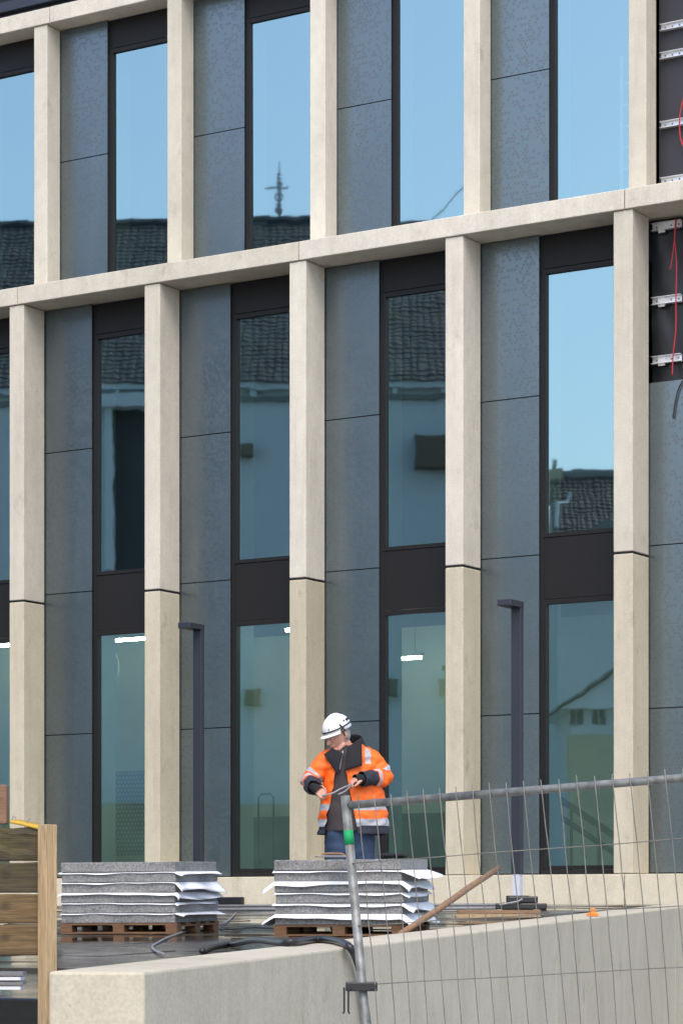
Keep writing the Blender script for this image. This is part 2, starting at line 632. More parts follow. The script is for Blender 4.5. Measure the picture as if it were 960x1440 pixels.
# plinth blocks, jointed under every second pillar
k = K0
while k < K1:
    xa, xb = X0 + S * k + CW / 2 + 0.03, X0 + S * (k + 2) + CW / 2 + 0.03
    bpart('plinth_block', 'concrete_plinth', bld, xa + 0.006, xb - 0.006, -0.03, 0.62, H - 0.1, H + 0.428, 0.008)
    k += 2
bpart('plinth_core', 'black_joint', bld, XL, XR, 0.02, 0.6, H - 0.1, H + 0.41)
for k in range(K0, K1 + 1):
    x = X0 + S * k
    bpart('pillar_base', 'concrete_base', bld, x, x + CW, 0.0, CD, H + 0.438, H + 4.415, 0.010)
    bpart('pillar', 'concrete_column', bld, x, x + CW, 0.0, CD, H + 4.445, H + 8.692, 0.010)
    bpart('pillar_joint', 'black_joint', bld, x + 0.012, x + CW - 0.012, 0.012, CD, H + 4.41, H + 4.45)  # dark joint between the pillar's base and its upper length
    bpart('pillar_foot', 'black_joint', bld, x + 0.015, x + CW - 0.015, 0.012, CD, H + 0.425, H + 0.44)
    xu = x + UOFF
    bpart('upper_pillar', 'concrete_column', bld, xu, xu + 0.246, UY, PYU - 0.01, H + 8.95, H + 12.972, 0.010)
# ledges
k = K0
while k < K1:
    xa, xb = X0 + S * k + 0.16, X0 + S * (k + 2) + 0.16
    bpart('ledge', 'concrete_column', bld, xa + 0.006, xb - 0.006, -0.025, PYU + 0.05, H + 8.70, H + 8.952, 0.010)
    bpart('upper_ledge', 'concrete_column', bld, xa + 0.006, xb - 0.006, UY - 0.025, PYU + 0.3, H + 12.98, H + 13.215, 0.010)
    k += 2
bpart('roof_parapet', 'lamp_metal', bld, XL, XR, UY + 0.10, UY + 0.4, H + 13.217, H + 13.30)
bpart('roof_parapet', 'lamp_metal', bld, XL, XR, UY + 0.0, UY + 0.4, H + 13.31, H + 13.45)
bpart('roof_parapet', 'bronze_metal', bld, XL, XR, UY + 0.06, UY + 0.5, H + 13.46, H + 14.1)
# structure behind
bpart('backing_wall', 'black_joint', bld, XL, XR, PYL + 0.16, PYL + 0.17, H + 8.19, H + 8.69)
for za, zb_ in ((0.0, 0.50), (4.30, 4.77), (8.25, 8.94), (12.60, 13.2)):
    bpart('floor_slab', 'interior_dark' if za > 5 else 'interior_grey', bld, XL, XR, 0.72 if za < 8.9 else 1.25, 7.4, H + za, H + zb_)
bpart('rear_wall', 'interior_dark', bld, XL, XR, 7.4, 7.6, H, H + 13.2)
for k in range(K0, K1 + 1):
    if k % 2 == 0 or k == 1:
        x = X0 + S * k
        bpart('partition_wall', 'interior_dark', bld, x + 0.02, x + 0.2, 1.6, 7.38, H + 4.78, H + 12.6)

def window(xa, xb, za, zb, yf, fw=0.045):
    """a frame with its pane; the frame fills xa..xb, za..zb"""
    p = mat_world(bld).inverted()
    key = ('win', round(xb - xa, 3), round(zb - za, 3))
    wdt, hgt = xb - xa, zb - za
    if key not in BOXES:
        f = MB()
        f.box(0, fw, 0, 0.09, 0, hgt)
        f.box(wdt - fw, wdt, 0, 0.09, 0, hgt)
        f.box(fw, wdt - fw, 0.001, 0.089, 0, 0.05)
        f.box(fw, wdt - fw, 0.001, 0.089, hgt - 0.06, hgt)
        gl = MB().add([(fw, 0.04, 0.05), (wdt - fw, 0.04, 0.05), (wdt - fw, 0.04, hgt - 0.06), (fw, 0.04, hgt - 0.06)], [(0, 1, 2, 3)])
        rv = MB().box(0.02, 0.05, 0.10, 0.42, 0.0, hgt)
        BOXES[key] = (f.mesh('window_frame', 'bronze_metal'), gl.mesh('pane', 'coated_glass'), rv.mesh('window_reveal', 'interior_white'))
    f, gl, rv = BOXES[key]
    w_ = place('window', f, p @ Vector((xa, yf, za)), bld)
    place('pane', gl, (0, 0, 0), w_, (rnd.gauss(0, 0.0012), 0, rnd.gauss(0, 0.0012)))
    place('window_reveal', rv, (0, 0, 0), w_)
    return w_

for k in range(K0, K1):
    x = X0 + S * k
    xp0, xp1 = x + 0.235, x + 1.105            # cladding strip
    xw0, xw1 = x + 1.14, x + S + 0.10          # window strip
    zj = [0.445, 2.517, 4.565, 6.620, 8.69]
    top = 3 if k == 4 else 4
    for i in range(top):
        bpart('cladding_panel', 'slate_panel', bld, xp0, xp1, PYL, PYL + 0.03, H + zj[i] + 0.007, H + zj[i + 1] - 0.007)
    bpart('panel_backing', 'black_joint', bld, xp0 - 0.01, xp1 - 0.012, PYL + 0.035, PYL + 0.05, H + 0.43, H + (6.62 if k == 4 else 8.69))
    bpart('joint_strip', 'black_joint', bld, xp1 - 0.012, xw0 + 0.01, PYL + 0.05, PYL + 0.07, H + 0.43, H + 8.69)
    if k == 4:
        continue
    window(xw0, xw1, H + 0.50, H + 3.985, PYL + 0.04)
    window(xw0, xw1, H + 4.79, H + 8.25, PYL + 0.04)
    bpart('spandrel_panel', 'bronze_metal', bld, xw0, xw1, PYL + 0.05, PYL + 0.08, H + 3.992, H + 4.783)
    bpart('head_panel', 'bronze_metal', bld, xw0, xw1, PYL + 0.05, PYL + 0.08, H + 8.262, H + 8.692)
    bpart('window_sill', 'bronze_metal', bld, xw0, xw1, PYL - 0.01, PYL + 0.12, H + 0.44, H + 0.496)
for k in range(K0, K1):
    x = X0 + S * k + UOFF
    xp0, xp1 = x + 0.22, x + 1.105
    xw0, xw1 = x + 1.135, x + S + 0.10
    if k != 4:
        for za, zb_ in ((8.96, 11.025), (11.025, 12.975)):
            bpart('upper_cladding_panel', 'slate_panel', bld, xp0, xp1, PYU, PYU + 0.03, H + za + 0.007, H + zb_ - 0.007)
        bpart('panel_backing', 'black_joint', bld, xp0 - 0.01, xp1 - 0.012, PYU + 0.035, PYU + 0.05, H + 8.96, H + 12.97)
        bpart('joint_strip', 'black_joint', bld, xp1 - 0.012, xw0 + 0.01, PYU + 0.05, PYU + 0.07, H + 8.96, H + 12.97)
        window(xw0, xw1, H + 8.96, H + 12.555, PYU + 0.04)
        bpart('head_panel', 'bronze_metal', bld, xw0, xw1, PYU + 0.05, PYU + 0.08, H + 12.567, H + 12.975)
    else:
        bpart('backing_board', 'backing_board', bld, x + 0.24, x + S + 0.1, PYU + 0.09, PYU + 0.12, H + 8.96, H + 12.975)

# the unfinished bay on the right: wrinkled membrane, brackets
x = X0 + S * 4
m = MB()
nx, nz = 40, 60
xa, xb, za, zb_ = x + 0.23, x + S + 0.1, H + 6.55, H + 8.69
for i in range(nz + 1):
    for j in range(nx + 1):
        u, v = j / nx, i / nz
        X_, Z_ = xa + (xb - xa) * u, za + (zb_ - za) * v
        d = 0.022 * noise.noise(Vector((X_ * 3.2 + Z_ * 1.1, Z_ * 1.1 - X_ * 0.6, 0))) + 0.008 * noise.noise(Vector((X_ * 9, Z_ * 4 + X_ * 5, 5)))
        m.v.append(Vector((X_, PYL + 0.15 + d, Z_)))
for i in range(nz):
    for j in range(nx):
        a = i * (nx + 1) + j
        m.f.append((a, a + 1, a + nx + 2, a + nx + 1))
        m.m.append(0)
m.build('membrane', 'membrane', bld, smooth=True, world=True)

def bracket(px0, py, Y, ln, hh):
    p = at_y(px0, py, Y)
    f = MB()
    f.box(p.x, p.x + ln, Y - 0.02, Y, p.z - hh, p.z + hh)
    f.box(p.x, p.x + ln, Y - 0.07, Y - 0.02, p.z + hh - 0.006, p.z + hh)
    f.box(p.x, p.x + ln, Y - 0.07, Y - 0.02, p.z - hh, p.z - hh + 0.006)
    o = f.build('bracket', 'aluminium', bld, world=True)
    h = MB()
    n = max(3, int(ln / 0.1))
    for i in range(n):
        xx = p.x + 0.05 + i * 0.1
        h.box(xx, xx + 0.018, Y - 0.024, Y - 0.0205, p.z - 0.011, p.z + 0.011)
    h.build('bolt', 'galvanised', o, world=True)
for py in (40, 80, 177, 256):
    bracket(930, py, PYU + 0.085, 1.5, 0.042)
for py in (321, 425, 508):
    bracket(918, py, PYL + 0.115, 0.40, 0.048)
    p = at_y(926, py, PYL + 0.09)
    bpart('bracket_clip', 'aluminium', bld, p.x, p.x + 0.09, PYL + 0.07, PYL + 0.094, p.z - 0.062, p.z + 0.062)

def cable(name, pts, r, mat, label, k=6, seg=8):
    return tag(MB().tube(pts, r, seg, smooth_path=k).build(name, mat, smooth=True), label, 'cable')
Yc = PYL + 0.03
cable('red_cable', [at_y(px, py, Yc) for px, py in ((950, 308), (948, 335), (951, 370), (950, 420), (950, 462), (946, 500), (945, 528))], 0.009, 'red_cable',
      'long red cable hanging over the black membrane of the unclad bay')
cable('red_cable', [at_y(px, py, Yc - 0.012) for px, py in ((951, 308), (947, 345), (943, 374), (941, 378))], 0.008, 'red_cable',
      'short red cable end hanging beside the topmost bracket below the ledge')
cable('red_cable', [at_y(px, py, PYU - 0.02) for px, py in ((964, 128), (958, 148), (955, 172), (957, 196), (964, 212))], 0.009, 'red_cable',
      'red cable loop at the upper right edge of the photo')
cable('black_cable', [at_y(px, py, PYL - 0.03) for px, py in ((962, 532), (954, 546), (949, 566), (946, 588))], 0.010, 'black_rubber',
      'black cable end hanging over the top panel of the unclad bay')

# ------------------------------------------------------------------ inside the rooms
def room_tube(px0, px1, py, Y, label):
    a, b = at_y(px0, py, Y), at_y(px1, py, Y)
    zc = (a.z + b.z) / 2
    t = thing('tube_light', label, 'lamp', ((a.x + b.x) / 2, Y, zc))
    MB().tube([(a.x, Y, zc), (b.x, Y, zc)], 0.022, 8).build('tube', 'lit_tube', t, world=True)
    MB().box(a.x - 0.03, b.x + 0.03, Y - 0.05, Y + 0.05, zc + 0.025, zc + 0.07).build('housing', 'interior_white', t, world=True)
    for xx in (a.x + 0.1, b.x - 0.1):
        MB().tube([(xx, Y, zc + 0.07), (xx, Y, H + 4.30)], 0.006, 6).build('hanger', 'galvanised', t, world=True)
room_tube(156, 262, 898, 2.2, 'lit tube lamp under the ceiling behind the leftmost full ground floor window')
room_tube(402, 480, 884, 2.2, 'lit tube lamp near the top of the ground floor window left of the man')
room_tube(552, 592, 926, 3.7, 'dim lit tube lamp deep in the room above the man')
room_tube(-60, 16, 910, 2.2, 'lit tube lamp at the left edge of the photo on the ground floor')

# ground floor: olive rear wall and perforated screen in the first bay
x = X0
bpart('room_wall', 'interior_olive', bld, x - 4.2, x + 0.6, 3.4, 3.5, H + 0.5, H + 4.30)
bpart('room_wall', 'interior_white', bld, x + 0.6, x + 5.9, 4.9, 5.0, H + 0.5, H + 4.30)
bpart('room_wall', 'interior_white', bld, x + 5.9, x + 14, 4.9, 5.0, H + 0.5, H + 4.30)
bpart('room_dado', 'interior_grey', bld, x + 0.7, x + 5.8, 4.84, 4.89, H + 0.5, H + 1.45)
a, b = at_y(152, 1083, 1.5), at_y(214, 1203, 1.5)
m = MB()
cell = 0.062
ncx, ncz = int((b.x + 0.5 - a.x) / cell), int((a.z - b.z) / cell)
for i in range(ncx):
    for jz in range(ncz):
        ox, oz = a.x + i * cell + (cell / 2 if jz % 2 else 0), b.z + jz * cell
        q = [(ox, oz), (ox + cell, oz), (ox + cell, oz + cell), (ox, oz + cell)]
        mx, mz = ox + cell / 2, oz + cell / 2
        hole = [(mx - 0.017, mz - 0.017), (mx + 0.017, mz - 0.017), (mx + 0.017, mz + 0.017), (mx - 0.017, mz + 0.017)]
        hole = [(mx + 0.019 * math.cos(t), mz + 0.022 * math.sin(t)) for t in (-2.36, -0.785, 0.785, 2.36)]
        m.add([(p[0], 1.5, p[1]) for p in q + hole], [(0, 1, 5, 4), (1, 2, 6, 5), (2, 3, 7, 6), (3, 0, 4, 7)])
tag(m.build('perforated_screen', 'interior_dark'), 'dark perforated metal screen behind the ground floor window nearest the timber planks', 'screen')
bpart('screen_backing', 'interior_white', bld, a.x - 0.1, b.x + 0.6, 2.9, 2.95, H + 0.5, a.z + 0.05)
# cable coil hanging
p = at_y(161, 935, 2.0)
m = MB()
for i in range(4):
    m.tube([(p.x + 0.07 * math.cos(t) * (1 - 0.1 * i), 2.0 + 0.015 * i, p.z + 0.17 * math.sin(t) - 0.02 * i) for t in [2 * math.pi * q / 24 for q in range(25)]], 0.006, 6)
m.tube([(p.x, 2.0, p.z + 0.17), (p.x, 2.0, H + 4.30)], 0.006, 6)
tag(m.build('cable_coil', 'white_sheet', smooth=True), 'pale cable coil hanging from the ceiling above the perforated screen', 'cable')
# hand truck
p = at_y(374, 1215, 2.0)
zf = H + 0.5
t = thing('hand_truck', 'hand truck with a bent tube handle standing behind the window left of the man', 'trolley', (p.x, 2.0, zf))
hw = 0.13
zt = at_y(374, 1117, 2.0).z - zf
MB().tube([(-hw, 0, 0.1), (-hw, 0, zt - 0.05), (-hw + 0.05, 0, zt), (hw - 0.05, 0, zt), (hw, 0, zt - 0.05), (hw, 0, 0.1)], 0.016, 8).build('handle', 'interior_dark', t, smooth=True)
MB().box(-hw, hw, -0.16, 0.0, 0.03, 0.05).build('toe_plate', 'interior_dark', t)
for s_ in (-1, 1):
    MB().tube([(s_ * 0.15, 0.08, 0.1), (s_ * 0.19, 0.08, 0.1)], 0.1, 16).build('wheel', 'black_rubber', t)
    MB().tube([(s_ * 0.12, 0.0, 0.12), (s_ * 0.15, 0.08, 0.1)], 0.012, 6).build('axle_arm', 'interior_dark', t)
# stair with rails behind the right-hand window
t = None
y0 = 1.5
A, B = at_y(768, 1112, y0), at_y(900, 1200, y0)
t = thing('stair_railing', 'dark double stair handrail sloping down behind the window right of the tall lamp', 'railing', (A.x, y0, H + 0.5))
MB().tube([A, B], 0.045, 8).build('rail', 'interior_dark', t, world=True, smooth=True)
dz = at_y(768, 1112, y0).z - at_y(768, 1136, y0).z
MB().tube([A - Vector((0, 0, dz)), B - Vector((0, 0, dz))], 0.038, 8).build('rail', 'interior_dark', t, world=True, smooth=True)
for px in (803, 842, 880):
    q = at_y(px, 1200, y0)
    u = (q.x - A.x) / (B.x - A.x)
    MB().tube([(q.x, y0, H + 0.5), (q.x, y0, A.z + (B.z - A.z) * u)], 0.024, 8).build('baluster', 'interior_dark', t, world=True, smooth=True)
# upper rooms
p = at_y(873, 80, 1.75)
q = at_y(873, 275, 1.75)
t = thing('ladder', 'white ladder leaning inside the upper window next to the unclad bay', 'ladder', (p.x, 1.75, H + 8.95))
for dx in (0, 0.32):
    MB().tube([(p.x + dx, 1.75, H + 8.95), (p.x + dx + 0.02, 1.72, p.z - (0.25 if dx else 0))], 0.026, 6).build('stile', 'white_sheet', t, world=True)
for i in range(9):
    z = H + 9.2 + i * 0.28
    if z < p.z - 0.2:
        MB().tube([(p.x, 1.745, z), (p.x + 0.33, 1.745, z)], 0.018, 6).build('rung', 'white_sheet', t, world=True)

# ================================================================== ACROSS THE STREET (seen in the panes)
GY = 0.58
def opp(px, py, Z):
    p = at(px, py, Z)
    return Vector((p.x, 2 * GY - p.y, p.z))
OZ = 75.0
O = opp(480, 1278, OZ)
O.z = 0
sc75 = 3600.0 / OZ
def ox(px, Z=OZ): return (px - 480) / 3600.0 * Z
def oz(py, Z=OZ): return H + (1278 - py) / 3600.0 * Z
hall = thing('white_hall', 'long white rendered building with a dark tiled roof, mirrored in the left windows', 'building', O, -TH)
xl, xr = ox(-160), ox(688)
ze = oz(540)
MB().box(xl, xr, -9.0, 0.0, 0.0, ze).build('wall', 'white_wall', hall)
MB().box(xl - 0.2, xr + 0.2, 0.0, 0.28, ze - 0.12, ze + 0.10).build('cornice', 'white_wall', hall)
MB().box(xl - 0.2, xr + 0.2, 0.0, 0.12, ze - 0.45, ze - 0.30).build('cornice_band', 'interior_grey', hall)
xx = xl
while xx < xr:
    MB().box(xx, xx + 0.14, 0.0, 0.22, ze - 0.30, ze - 0.13).build('modillion', 'white_wall', hall)
    xx += 1.35
MB().box(xl - 0.2, xr + 0.2, 0.0, 0.6, 0.0, oz(1132)).build('base_wall', 'interior_olive', hall)
# dark glazed bay with a white surround
MB().box(ox(150), ox(215), 0.01, 0.05, oz(800), oz(574)).build('glazed_bay', 'interior_dark', hall)
MB().box(ox(150), ox(162), 0.0, 0.5, oz(800), oz(574)).build('bay_post', 'white_wall', hall)
MB().box(ox(140), ox(225), 0.0, 0.7, oz(574), oz(556)).build('bay_lintel', 'white_wall', hall)
MB().box(ox(343), ox(362), 0.0, 0.5, oz(641), oz(625)).build('wall_box', 'brown_box', hall)
MB().box(ox(583), ox(645), 0.0, 0.6, oz(661), oz(615)).build('wall_box', 'brown_box', hall)
MB().box(ox(347), ox(370), 0.0, 0.5, oz(990), oz(970)).build('wall_box', 'brown_box', hall)
MB().box(ox(536), ox(560), 0.0, 0.5, oz(985), oz(963)).build('wall_box', 'brown_box', hall)
MB().box(ox(617), ox(650), 0.0, 0.5, oz(985), oz(963)).build('wall_box', 'brown_box', hall)

def tiled(parent, xa, xb, y_e, z_e, y_r, z_r, tw, th, mat, name='tile_rows', hip=0.0):
    """rows of curved overlapping tiles from the eave (y_e, z_e) up to the ridge (y_r, z_r)"""
    L = math.hypot(y_r - y_e, z_r - z_e)
    d = Vector((0, (y_r - y_e) / L, (z_r - z_e) / L))
    n = Vector((0, -d.z, d.y))
    if n.z < 0:
        n = -n
    m = MB()
    rows = int(L / th) + 1
    for i in range(rows):
        s0, s1 = i * th, min((i + 1.15) * th, L + 0.05)
        hx = hip * i / rows
        nc = max(2, int((xb - hx - xa) / tw * 3))
        o = len(m.v)
        for c in range(nc + 1):
            X_ = xa + (xb - hx - xa) * c / nc
            wv = 0.016 * math.sin(2 * math.pi * X_ / tw) + rnd.uniform(-0.009, 0.009) + 0.03 * noise.noise(Vector((X_ * 0.8, i * 0.3, 2)))
            p0 = Vector((X_, y_e, z_e)) + d * s0 + n * (0.045 + wv * 0.7)
            p1 = Vector((X_, y_e, z_e)) + d * s1 + n * (0.018 + wv * 0.8)
            pb = Vector((X_, y_e, z_e)) + d * s0 + n * (0.0)
            m.v += [pb, p0, p1]
        for c in range(nc):
            a_ = o + c * 3
            m.f += [(a_, a_ + 3, a_ + 4, a_ + 1), (a_ + 1, a_ + 4, a_ + 5, a_ + 2)]
            m.m += [0, 0]
    ob = m.build(name, mat, parent)
    struct(ob, 'stuff')
    return ob
zr = oz(308, 83.0)
tiled(hall, xl - 0.3, xr + 0.3, 0.35, ze + 0.05, -8.0, zr, 0.23, 0.27, 'roof_tile')
MB().add([(xl, 0.2, ze), (xr, 0.2, ze), (xr, -8, zr - 0.1), (xl, -8, zr - 0.1), (xl, -16, ze), (xr, -16, ze)], [(0, 1, 2, 3), (3, 2, 5, 4), (1, 5, 2), (0, 3, 4)]).build('roof_deck', 'slate_roof', hall)
MB().tube([(xl - 0.3, -8.0, zr + 0.05), (xr + 0.3, -8.0, zr + 0.05)], 0.16, 8).build('ridge_cap', 'roof_tile', hall)
# radio mast on the ridge
mb_ = O + Matrix.Rotation(-TH, 3, 'Z') @ Vector((ox(361, 83), -8.0, 0))
mast = thing('radio_mast', 'thin radio mast with side arms on the roof ridge, mirrored in an upper window', 'mast', (mb_.x, mb_.y, zr), -TH)
def mz(py): return oz(py, 83) - zr
MB().tube([(0, 0, -0.2), (0, 0, mz(265)), (0.05, 0, mz(222))], [0.06, 0.04, 0.012], 8).build('pole', 'interior_grey', mast)
for (px, py, r_) in ((369, 240, 0.055), (369, 247, 0.05), (369, 254, 0.065), (368, 284, 0.07), (368, 292, 0.11)):
    MB().ball((ox(px - 368 + 480, 83), 0, mz(py)), (r_, r_, r_ * 1.2), 10, 6).build('antenna_drum', 'interior_grey', mast)
MB().tube([(-0.42, 0, mz(260)), (0.32, 0, mz(259))], 0.025, 6).build('side_arm', 'interior_grey', mast)
MB().tube([(0.10 * math.cos(t), 0, mz(272) + 0.11 * math.sin(t)) for t in [2 * math.pi * i / 16 for i in range(17)]], 0.02, 6).build('loop_antenna', 'interior_grey', mast)
for s_ in (-1, 1):
    MB().tube([(0, 0, mz(296)), (s_ * 0.25, 0, -0.1)], 0.025, 6).build('stay', 'interior_grey', mast)
# leaning boom behind the ridge
pb = O + Matrix.Rotation(-TH, 3, 'Z') @ Vector((0, -9.2, 0))
bo = thing('boom_pole', 'thin boom leaning above the roof ridge, mirrored in an upper window', 'pole', (pb.x, pb.y, 0), -TH)
MB().tube([(ox(560, 84.2), 0, oz(330, 84.2)), (ox(600, 84.2), 0, oz(285, 84.2)), (ox(652, 84.2), 0, oz(232, 84.2))], 0.022, 6).build('boom', 'interior_grey', bo)
MB().tube([(ox(560, 84.2), 0, 0), (ox(560, 84.2), 0, oz(329, 84.2))], 0.09, 6).build('post', 'interior_grey', bo)
# slate roofed house beyond
Z2 = 72.0
O2 = opp(480, 1278, Z2)
O2.z = 0
hs = thing('slate_house', 'house with steep slate roof and chimney, mirrored in the window right of the tall lamp', 'house', O2, -TH)
xa, xb = ox(789, Z2), ox(1000, Z2)
ze2, zr2 = oz(800, Z2), oz(668, 75)
MB().box(xa, xb, -7.0, 0.0, 0.0, ze2).build('wall', 'white_wall', hs)
MB().add([(xa, 0, ze2), (xb, 0, ze2), (xb, -3, zr2 - 0.1), (xa, -3, zr2 - 0.1), (xa, -7, ze2), (xb, -7, ze2)], [(0, 1, 2, 3), (3, 2, 5, 4), (1, 5, 2), (0, 3, 4)]).build('roof_deck', 'slate_roof', hs)
tiled(hs, xa - 0.15, xb, 0.2, ze2, -3.0, zr2, 0.16, 0.17, 'slate_roof', 'slate_rows')
MB().box(xa - 0.2, xb, -3.12, -2.88, zr2 - 0.05, zr2 + 0.16).build('ridge_cap', 'interior_grey', hs)
MB().box(xa - 0.15, xa + 0.26, -3.3, -2.8, zr2 - 0.8, zr2 + 0.22).build('chimney', 'interior_olive', hs)
MB().tube([(xa + 0.02, -3.05, zr2 + 0.2), (xa + 0.02, -3.05, zr2 + 0.5)], [0.07, 0.045], 8).build('chimney_pot', 'interior_grey', hs)
MB().tube([(xa + 0.3, -0.8, oz(690, 72.8)), (xa + 0.22, -0.8, oz(704, 72.8)), (xa - 0.1, -0.4, oz(708, 72.8)), (xa - 0.12, -0.2, oz(745, 72.8))], 0.06, 8).build('rain_pipe', 'white_wall', hs)
dxa, dxb = ox(826, 70.5), ox(880, 70.5)
dm = (dxa + dxb) / 2
zt = oz(726, 70.5)
MB().add([(dxa, 1.3, zt - 0.32), (dxb, 1.3, zt - 0.32), (dm, 1.3, zt), (dxa, -1.5, zt - 0.32), (dxb, -1.5, zt - 0.32), (dm, -1.5, zt)], [(0, 1, 2), (3, 5, 4), (0, 2, 5, 3), (1, 4, 5, 2), (0, 3, 4, 1)]).build('dormer_gable', 'interior_grey', hs)
MB().box(dxa + 0.1, dxb - 0.1, -1.5, 1.2, zt - 1.5, zt - 0.33).build('dormer', 'white_wall', hs)
# low gabled annexe in front of it
Z3 = 66.0
O3 = opp(480, 1278, Z3)
O3.z = 0
an = thing('gabled_annexe', 'low white annexe with a shallow gable and small windows, mirrored at ground floor', 'house', O3, -TH)
xa, xb = ox(792, Z3), ox(960, Z3)
xm = (xa + xb) / 2
zw, zg = oz(995, Z3), oz(940, Z3)
MB().box(xa + 0.3, xb - 0.3, -5, 0, 0, zw).build('wall', 'white_wall', an)
MB().box(xa + 0.2, xb - 0.2, 0, 0.3, 0, oz(1032, Z3)).build('base_wall', 'interior_olive', an)
MB().add([(xa, 0.3, zw), (xb, 0.3, zw), (xm, 0.3, zg), (xa, -5, zw), (xb, -5, zw), (xm, -5, zg)], [(0, 1, 2), (3, 5, 4), (0, 2, 5, 3), (1, 4, 5, 2), (0, 3, 4, 1)]).build('gable', 'white_wall', an)
for q in ((xa - 0.15, xm), (xb + 0.15, xm)):
    MB().add([(q[0], 0.45, zw), (q[1], 0.45, zg + 0.05), (q[1], -5, zg + 0.05), (q[0], -5, zw), (q[0], 0.45, zw + 0.05), (q[1], 0.45, zg + 0.11), (q[1], -5, zg + 0.11), (q[0], -5, zw + 0.05)],
             [(0, 1, 2, 3), (4, 5, 6, 7), (0, 1, 5, 4), (3, 2, 6, 7), (0, 3, 7, 4), (1, 2, 6, 5)]).build('roof_slope', 'interior_grey', an)
for px in (806, 838, 870):
    f = MB().box(ox(px, Z3), ox(px + 18, Z3), 0.0, 0.05, oz(1016, Z3), oz(996, Z3)).build('window', 'interior_dark', an)
    f2 = MB()
    f2.box(ox(px + 8.4, Z3), ox(px + 9.6, Z3), 0.05, 0.08, oz(1016, Z3), oz(996, Z3))
    f2.v = [q - f.location for q in f2.v]
    f2.build('glazing_bar', 'white_wall', f)

# ================================================================== LAMP POSTS
def lamp(px_r, py_top, Z, label, wrapped):
    p = at(px_r, py_top, Z)          # back right corner of post and head
    zt = p.z
    zg = deck_z(p.y)
    t = thing('lamp_post', label, 'street lamp', (p.x, p.y, zg), 0, 'slim dark lamp posts by the facade')
    h = zt - zg
    z0 = 0.40 if wrapped else 0.03
    MB().box(-0.125, 0, -0.075, 0, z0, h - 0.045).build('post', 'lamp_metal', t, bevel=0.004)
    hd = MB().box(-0.175, 0.004, -0.33, 0.004, h - 0.075, h).build('lamp_head', 'lamp_metal', t, bevel=0.008)
    if wrapped:
        MB().box(-0.112, -0.012, -0.068, -0.006, 0.15, z0 + 0.01).build('foil_wrap', 'white_wrap', t)
    MB().box(-0.20, 0.08, -0.16, 0.10, 0.0, 0.03).build('base_plate', 'bronze_metal', t, bevel=0.004)
    MB().box(-0.17, 0.05, -0.12, 0.06, 0.03, 0.15).build('base_block', 'bronze_metal', t, bevel=0.01)
    for sx in (-0.185, 0.065):
        for sy in (-0.145, 0.085):
            MB().tube([(sx, sy, 0.03), (sx, sy, 0.075)], 0.012, 6).build('anchor_bolt', 'galvanised', t)
    return t
lamp(736, 846, 29.7, 'slim dark lamp post with a white wrapped foot, right of the man', True)
lamp(287.5, 878, 32.0, 'slim dark lamp post rising behind the left stack of stone slabs', False)

# black base clutter around the wrapped lamp foot
p = on_deck(733, 1277)
base = at(733, 1276, 29.2)
t = thing('cable_box', 'black cable box lying round the foot of the wrapped lamp post', 'box', (base.x, base.y, deck_z(base.y)), TH)
MB().box(-0.30, 0.28, -0.14, -0.02, 0.0, 0.07).build('tray', 'black_rubber', t, bevel=0.012)
MB().box(-0.16, 0.18, -0.12, -0.03, 0.07, 0.15).build('lid', 'black_rubber', t, bevel=0.015)
MB().tube([(-0.26, -0.16, 0.05), (-0.05, -0.17, 0.09), (0.0, -0.16, 0.12)], 0.012, 6).build('lead', 'grey_cable', t)

# timber under it
def plank_pile(px0, px1, py0, py1, Z, name, label, n, mat):
    a = at(px0, py1, Z)
    z0 = deck_z(a.y)
    t = thing(name, label, 'timber', (a.x, a.y, z0), TH)
    L = (px1 - px0) / 3600 * Z
    hh = max(0.03, (at(px0, py0, Z).z - z0) / n)
    for i in range(n):
        MB().box(0.02 * i, L, 0, 0.3 - 0.06 * i, i * hh + 0.002, (i + 1) * hh - 0.002).build('board', mat[i], t, bevel=0.003)
    return t
plank_pile(641, 760, 1280, 1299, 25.2, 'board_pile', 'two timber boards lying behind the concrete wall below the wrapped lamp post', 2, ['fresh_timber', 'stick_wood'])

# long thin pipes on the deck near the facade
for i, (py, nm) in enumerate(((1276, 'upper'), (1281, 'lower'))):
    a, b = on_deck(296, py + 1), on_deck(700, py - 1)
    m = MB().tube([a + Vector((0, 0, 0.02)), b + Vector((0, 0, 0.02))], 0.018, 8)
    tag(m.build('conduit_pipe', 'grey_cable', smooth=True), 'thin grey conduit pipe lying on the wet terrace, %s the plinth' % ('the one nearer to' if i == 0 else 'the one farther from'), 'pipe')
a = at_y(306, 1268, -0.06)
m = MB().box(a.x, a.x + 0.42, -0.10, -0.033, deck_z(0) + 0.0, deck_z(0) + 0.10)
tag(m.build('drain_box', 'black_rubber', bevel=0.006), 'low black drain box against the plinth between the two slab stacks', 'drain')

